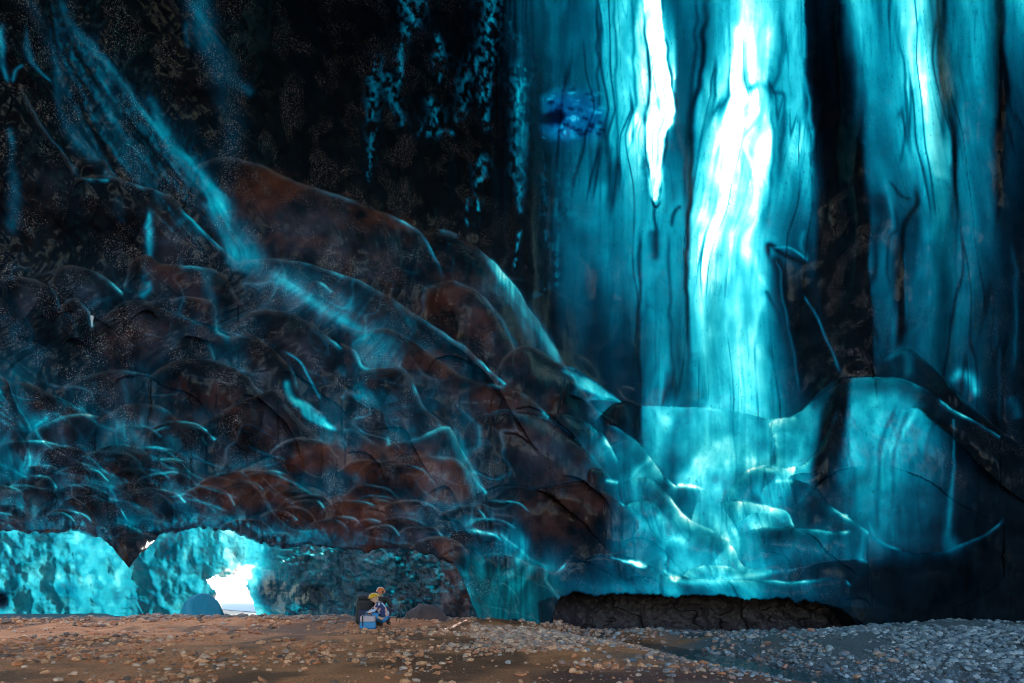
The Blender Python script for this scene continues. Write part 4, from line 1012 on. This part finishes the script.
def person(loc, rz, J, mats, helmet, lab):
    """J: joints in the person's own frame, x forward, z up"""
    root = empty('person', loc, rz); tag(root, lab, 'person')
    jac, tro, glove = mats
    v = lambda k: J[k]
    mid = lambda a, b, t=.5: tuple(a[i] * (1 - t) + b[i] * t for i in range(3))
    # bare body (continuous), slightly slimmer than the clothes
    ch = [[(v('pel'), .07), (v('spine'), .08), (v('chest'), .11), (v('neck'), .05), (v('skull'), .075), (v('crown'), .065)]]
    for s in ('l', 'r'):
        ch.append([(v('chest'), .11), (v('sh' + s), .045), (v('el' + s), .04), (v('wr' + s), .026)])
        ch.append([(v('pel'), .07), (v('hip' + s), .045), (v('kn' + s), .038), (v('an' + s), .028), (v('toe' + s), .03)])
    body = skin('body', *chain(ch), M_skin, root)
    # face: nose, brow
    f = v('face')
    sk = v('skull')
    # jacket
    ch = [[(v('pel'), .15), (v('spine'), .15), (v('chest'), .17), (mid(v('chest'), v('neck'), .75), .08)]]
    for s in ('l', 'r'): ch.append([(v('chest'), .17), (v('sh' + s), .078), (v('el' + s), .06), (mid(v('el' + s), v('wr' + s), .92), .046)])
    skin('jacket', *chain(ch), jac, root)
    ch = [[(mid(v('pel'), v('spine'), .1), .145), (v('pel'), .15)]]
    for s in ('l', 'r'): ch.append([(v('pel'), .15), (v('hip' + s), .11), (v('kn' + s), .078), (mid(v('kn' + s), v('an' + s), .9), .058)])
    skin('trousers', *chain(ch), tro, root)
    for s in ('l', 'r'):
        a, t_ = v('an' + s), v('toe' + s)
        skin('boot', *chain([[(mid(v('kn' + s), a, .75), .055), (a, .06), (mid(a, t_, .5), .05), (t_, .045)]]), M_boot, root)
        # hand: palm, four fingers and a thumb
        w_, e = Vector(v('wr' + s)), Vector(v('el' + s)); d = (w_ - e).normalized()
        side = d.cross(Vector((0, 0, 1))); side = side.normalized() if side.length > .1 else Vector((0, 1, 0))
        dn = d.cross(side).normalized(); dn = dn if dn.z < 0 else -dn
        palm = w_ + d * .075
        ch = [[(tuple(w_), .026), (tuple(w_ + d * .04), .034), (tuple(palm), .036)]]
        for i, (o_, ln) in enumerate(((-.03, .065), (-.01, .078), (.011, .074), (.031, .058))):
            b_ = palm + side * o_
            ch.append([(tuple(palm), .036), (tuple(b_ + d * .015), .0105), (tuple(b_ + d * ln * .6 + dn * .012), .0095), (tuple(b_ + d * ln * .9 + dn * .04), .008)])
        sg = 1 if s == 'l' else -1
        ch.append([(tuple(w_ + d * .04), .034), (tuple(w_ + d * .055 + side * sg * .04), .012), (tuple(w_ + d * .095 + side * sg * .055 + dn * .015), .0095)])
        skin('glove', *chain(ch), glove, root)
    # head with face, turned the way it looks
    hd = empty('tmp'); bpy.data.objects.remove(hd)
    fw = (Vector(f) - Vector(sk)).normalized(); up = (Vector(v('crown')) - Vector(v('neck'))).normalized()
    rt = fw.cross(up).normalized()
    c = Vector(sk) + up * .03
    bm = bmesh.new(); bmesh.ops.create_icosphere(bm, subdivisions=4, radius=1)
    for q_ in bm.verts:
        x_, y_, z_ = q_.co
        px_, py_, pz_ = x_ * .098, y_ * .076, z_ * .118
        if z_ < -.1: py_ *= 1 + .28 * z_; px_ *= 1 + .12 * z_
        fr = max(0, x_)
        px_ += .022 * math.exp(-((y_ / .16) ** 2 + ((z_ + .10) / .18) ** 2)) * (x_ > 0)         # nose
        px_ += .006 * math.exp(-((y_ / .3) ** 2 + ((z_ + .45) / .07) ** 2)) * (x_ > 0)          # lips
        px_ -= .010 * math.exp(-(((abs(y_) - .38) / .16) ** 2 + ((z_ - .06) / .12) ** 2)) * (x_ > 0)  # eye sockets
        py_ += math.copysign(.012, y_) * math.exp(-(((x_ + .05) / .16) ** 2 + ((z_) / .2) ** 2)) * (abs(y_) > .6)  # ears
        q_.co = c + fw * px_ + rt * py_ + up * pz_
    me = bpy.data.meshes.new('head'); bm.to_mesh(me); bm.free(); me.materials.append(M_skin)
    for p_ in me.polygons: p_.use_smooth = True
    # join head to body so the figure stays one mesh
    ho = bpy.data.objects.new('head', me); COL.objects.link(ho)
    bmj = bmesh.new(); bmj.from_mesh(body.data); bmj.from_mesh(me); bmj.to_mesh(body.data); bmj.free()
    bpy.data.objects.remove(ho)
    for sd in (-1, 1): add_sphere('eye', tuple(c + fw * .086 + rt * .028 * sd + up * .008), (.010, .010, .008), M_glass, root, seg=8)
    # helmet: shell with brim and head lamp
    R3 = Matrix((fw, -rt, up)).transposed()
    def shell(name, fn, mat, par):
        bm = bmesh.new(); fn(bm)
        for q_ in bm.verts: q_.co = c + R3 @ q_.co
        me = bpy.data.meshes.new(name); bm.to_mesh(me); bm.free(); me.materials.append(mat)
        for p_ in me.polygons: p_.use_smooth = True
        o = bpy.data.objects.new(name, me); COL.objects.link(o); o.parent = par; return o
    def f1(bm):
        bmesh.ops.create_uvsphere(bm, u_segments=28, v_segments=16, radius=1)
        bmesh.ops.delete(bm, geom=[q_ for q_ in bm.verts if q_.co.z < -.05], context='VERTS')
        for q_ in bm.verts:
            k = 1 + .05 * math.cos(8 * math.atan2(q_.co.y, q_.co.x)) * q_.co.z
            fl = 1.12 if q_.co.z < .1 else 1
            q_.co = Vector((q_.co.x * .135 * fl * k, q_.co.y * .112 * fl * k, .035 + q_.co.z * .115))
    hel = shell('helmet', f1, helmet, root)
    def f2(bm):
        bmesh.ops.create_cone(bm, segments=14, radius1=.022, radius2=.026, depth=.03, cap_ends=True, matrix=Matrix.Translation((.148, 0, .075)) @ Matrix.Rotation(R(90), 4, 'Y'))
    shell('head_lamp', f2, M_metal, hel)
    return root

JA = dict(pel=(0, 0, .22), spine=(.06, 0, .38), chest=(.16, 0, .54), neck=(.23, 0, .65), skull=(.28, 0, .715), crown=(.30, 0, .815), face=(.41, .02, .675),
          shl=(.17, .19, .60), ell=(.34, .25, .42), wrl=(.50, .17, .34), shr=(.17, -.19, .60), elr=(.36, -.24, .42), wrr=(.52, -.14, .34),
          hipl=(.06, .10, .2), knl=(.46, .16, .40), anl=(.50, .15, .09), toel=(.66, .17, .05), hipr=(.06, -.10, .2), knr=(.48, -.14, .26), anr=(.22, -.2, .09), toer=(.08, -.22, .06))
def zg(x, y): return float(gz(np.array([x]), np.array([y]))[0])
xa, ya = (386 - 512) / F * 17.6, 17.6
person((xa, ya, zg(xa, ya)), R(188), JA, (M_pat, M_blue, M_navy), M_yel, 'crouching person in yellow helmet, pale patterned jacket and blue trousers, kneeling over the bag')
JB = dict(pel=(0, 0, .30), spine=(.05, 0, .46), chest=(.12, 0, .66), neck=(.16, 0, .79), skull=(.20, 0, .855), crown=(.21, 0, .955), face=(.33, 0, .815),
          shl=(.12, .2, .72), ell=(.22, .30, .50), wrl=(.42, .26, .44), shr=(.12, -.2, .72), elr=(.22, -.30, .50), wrr=(.42, -.22, .46),
          hipl=(.02, .10, .28), knl=(.42, .18, .46), anl=(.30, .16, .09), toel=(.46, .18, .05), hipr=(.02, -.10, .28), knr=(.42, -.18, .46), anr=(.30, -.16, .09), toer=(.46, -.18, .05))
xb, yb_ = (378 - 512) / F * 18.5, 18.5
person((xb, yb_, zg(xb, yb_) - .02), R(-60), JB, (M_black, M_navy, M_navy), M_org, 'person in orange helmet and dark clothes squatting just behind the yellow helmet')

# bag in front of the kneeling person
def rbox(name, loc, size, mat, parent, bev=.03, rot=(0, 0, 0), seg=3, puff=0.):
    bm = bmesh.new(); bmesh.ops.create_cube(bm, size=1); bmesh.ops.scale(bm, vec=size, verts=bm.verts)
    bmesh.ops.bevel(bm, geom=bm.edges[:], offset=bev, segments=seg, affect='EDGES', profile=.6)
    bmesh.ops.rotate(bm, cent=(0, 0, 0), matrix=Matrix.Rotation(rot[2], 3, 'Z') @ Matrix.Rotation(rot[1], 3, 'Y') @ Matrix.Rotation(rot[0], 3, 'X'), verts=bm.verts)
    bmesh.ops.translate(bm, vec=loc, verts=bm.verts)
    me = bpy.data.meshes.new(name); bm.to_mesh(me); bm.free(); me.materials.append(mat)
    for p_ in me.polygons: p_.use_smooth = True
    o = bpy.data.objects.new(name, me); COL.objects.link(o); o.parent = parent; return o
xg, yg = (368 - 512) / F * 17.2, 17.2
bag = empty('camera_bag', (xg, yg, zg(xg, yg)), R(6)); tag(bag, 'small blue bag with pale pink patterned top standing on the gravel before the people', 'bag')
rbox('bag_base', (0, 0, .09), (.40, .26, .18), M_blue, bag, .04)
rbox('bag_top', (0, 0, .25), (.38, .25, .16), M_pale, bag, .05)
rbox('strap', (-.12, -.13, .2), (.035, .02, .26), M_black, bag, .006)
skin('handle', *chain([[((-.1, 0, .31), .012), ((-.07, 0, .38), .012), ((.07, 0, .38), .012), ((.1, 0, .31), .012)]]), M_black, bag, 0, 1)
# backpack on the ground at left of the orange helmet
xp, yp_ = (364 - 512) / F * 18.2, 18.2
bp = empty('backpack', (xp, yp_, zg(xp, yp_)), R(15)); tag(bp, 'big black backpack standing on the gravel left of the orange helmet', 'backpack')
rbox('pack_body', (0, 0, .36), (.42, .30, .70), M_black, bp, .12, (.05, .06, 0), 5)
rbox('front_pocket', (0, -.18, .26), (.30, .10, .34), M_navy, bp, .04)
rbox('lid', (.01, 0, .74), (.36, .30, .12), M_black, bp, .05)
# tripod with camera right of the people
xt, yt = (402 - 512) / F * 18.6, 18.6
tp = empty('tripod', (xt, yt, zg(xt, yt))); tag(tp, 'small black camera tripod on the gravel between the people and the brown boulder', 'tripod')
for k in range(3):
    a = 2.1 * k + .4
    skin('leg', *chain([[((.03 * math.cos(a), .03 * math.sin(a), .5), .016), ((.24 * math.cos(a), .24 * math.sin(a), .0), .010)]]), M_metal, tp, 0, 1)
skin('column', *chain([[((0, 0, .42), .018), ((0, 0, .60), .015)]]), M_metal, tp, 0, 1)
cm = empty('camera', (xt, yt, zg(xt, yt) + .60)); tag(cm, 'small black camera mounted on top of the tripod beside the people', 'camera')
rbox('camera_body', (0, 0, .05), (.14, .07, .10), M_black, cm, .012); 
bm = bmesh.new(); bmesh.ops.create_cone(bm, segments=18, radius1=.036, radius2=.032, depth=.09, cap_ends=True, matrix=Matrix.Translation((0, -.07, .05)) @ Matrix.Rotation(R(90), 4, 'X'))
me = bpy.data.meshes.new('lens'); bm.to_mesh(me); bm.free(); me.materials.append(M_glass); o = bpy.data.objects.new('lens', me); COL.objects.link(o); o.parent = cm

# small hanging icicle on the left slope
def icicle(px_, py_, Y, ln, lab):
    p0 = wpos(px_, py_, Y); bm = bmesh.new()
    n = 8; rings = []
    for i in range(9):
        t = i / 8; r_ = .028 * (1 - t) ** .7 * (1 + .2 * math.sin(9 * t)) + .003
        rings.append([bm.verts.new((r_ * math.cos(a * 6.283 / n), r_ * math.sin(a * 6.283 / n), -ln * t)) for a in range(n)])
    for a_, b_ in zip(rings, rings[1:]):
        for k in range(n): bm.faces.new((a_[k], a_[(k + 1) % n], b_[(k + 1) % n], b_[k]))
    me = bpy.data.meshes.new('icicle'); bm.to_mesh(me); bm.free()
    for p_ in me.polygons: p_.use_smooth = True
    me.materials.append(simple('milky_ice', (.7, .75, .85), .2, .05, 10, 0)); o = bpy.data.objects.new('icicle', me); COL.objects.link(o); o.location = p0
    tag(o, lab, 'icicle')
icicle(92, 316, 13.1, .22, 'tiny white icicle hanging from a dark hollow on the left slope')

# ------------------------------------------------------------------ light, sky, camera
SUN_EL, SUN_AZ = 12., 8.      # degrees; azimuth measured from +Y towards +X
W = bpy.data.worlds.new('World'); S.world = W; W.use_nodes = True
nt = W.node_tree; nt.nodes.clear(); o_ = nt.nodes.new('ShaderNodeOutputWorld'); bg = nt.nodes.new('ShaderNodeBackground'); sky = nt.nodes.new('ShaderNodeTexSky')
sky.sky_type = 'NISHITA'; sky.sun_disc = False; sky.sun_elevation = R(SUN_EL); sky.sun_rotation = R(SUN_AZ)
bg.inputs[1].default_value = .15
nt.links.new(sky.outputs[0], bg.inputs[0]); nt.links.new(bg.outputs[0], o_.inputs[0])
sl = bpy.data.lights.new('sun', 'SUN'); sl.energy = 3.2; sl.angle = R(.6); sl.color = (1, .95, .87)
so = bpy.data.objects.new('sun', sl); COL.objects.link(so)
dvec = Vector((math.sin(R(SUN_AZ)) * math.cos(R(SUN_EL)), math.cos(R(SUN_AZ)) * math.cos(R(SUN_EL)), math.sin(R(SUN_EL))))
so.rotation_euler = dvec.to_track_quat('Z', 'Y').to_euler(); so.location = (0, 40, 30)

cam = bpy.data.cameras.new('camera'); cam.lens = 24; cam.sensor_width = 36; cam.shift_y = (HY - 341.5) / 1024; cam.clip_start = .05; cam.clip_end = 5000
co = bpy.data.objects.new('view_camera', cam); COL.objects.link(co); co.location = (0, 0, CZ); co.rotation_euler = (R(90), 0, 0)
S.camera = co
S.view_settings.view_transform = 'Standard'; S.view_settings.look = 'None'; S.view_settings.exposure = 2.15; S.view_settings.gamma = 1
S.view_settings.use_curve_mapping = False
S.cycles.use_denoising = True
S.cycles.pixel_filter_type = 'BLACKMAN_HARRIS'; S.cycles.filter_width = 1.0
S.cycles.max_bounces = 6; S.cycles.diffuse_bounces = 3; S.cycles.transmission_bounces = 3; S.cycles.transparent_max_bounces = 6
S.cycles.sample_clamp_indirect = 4.0
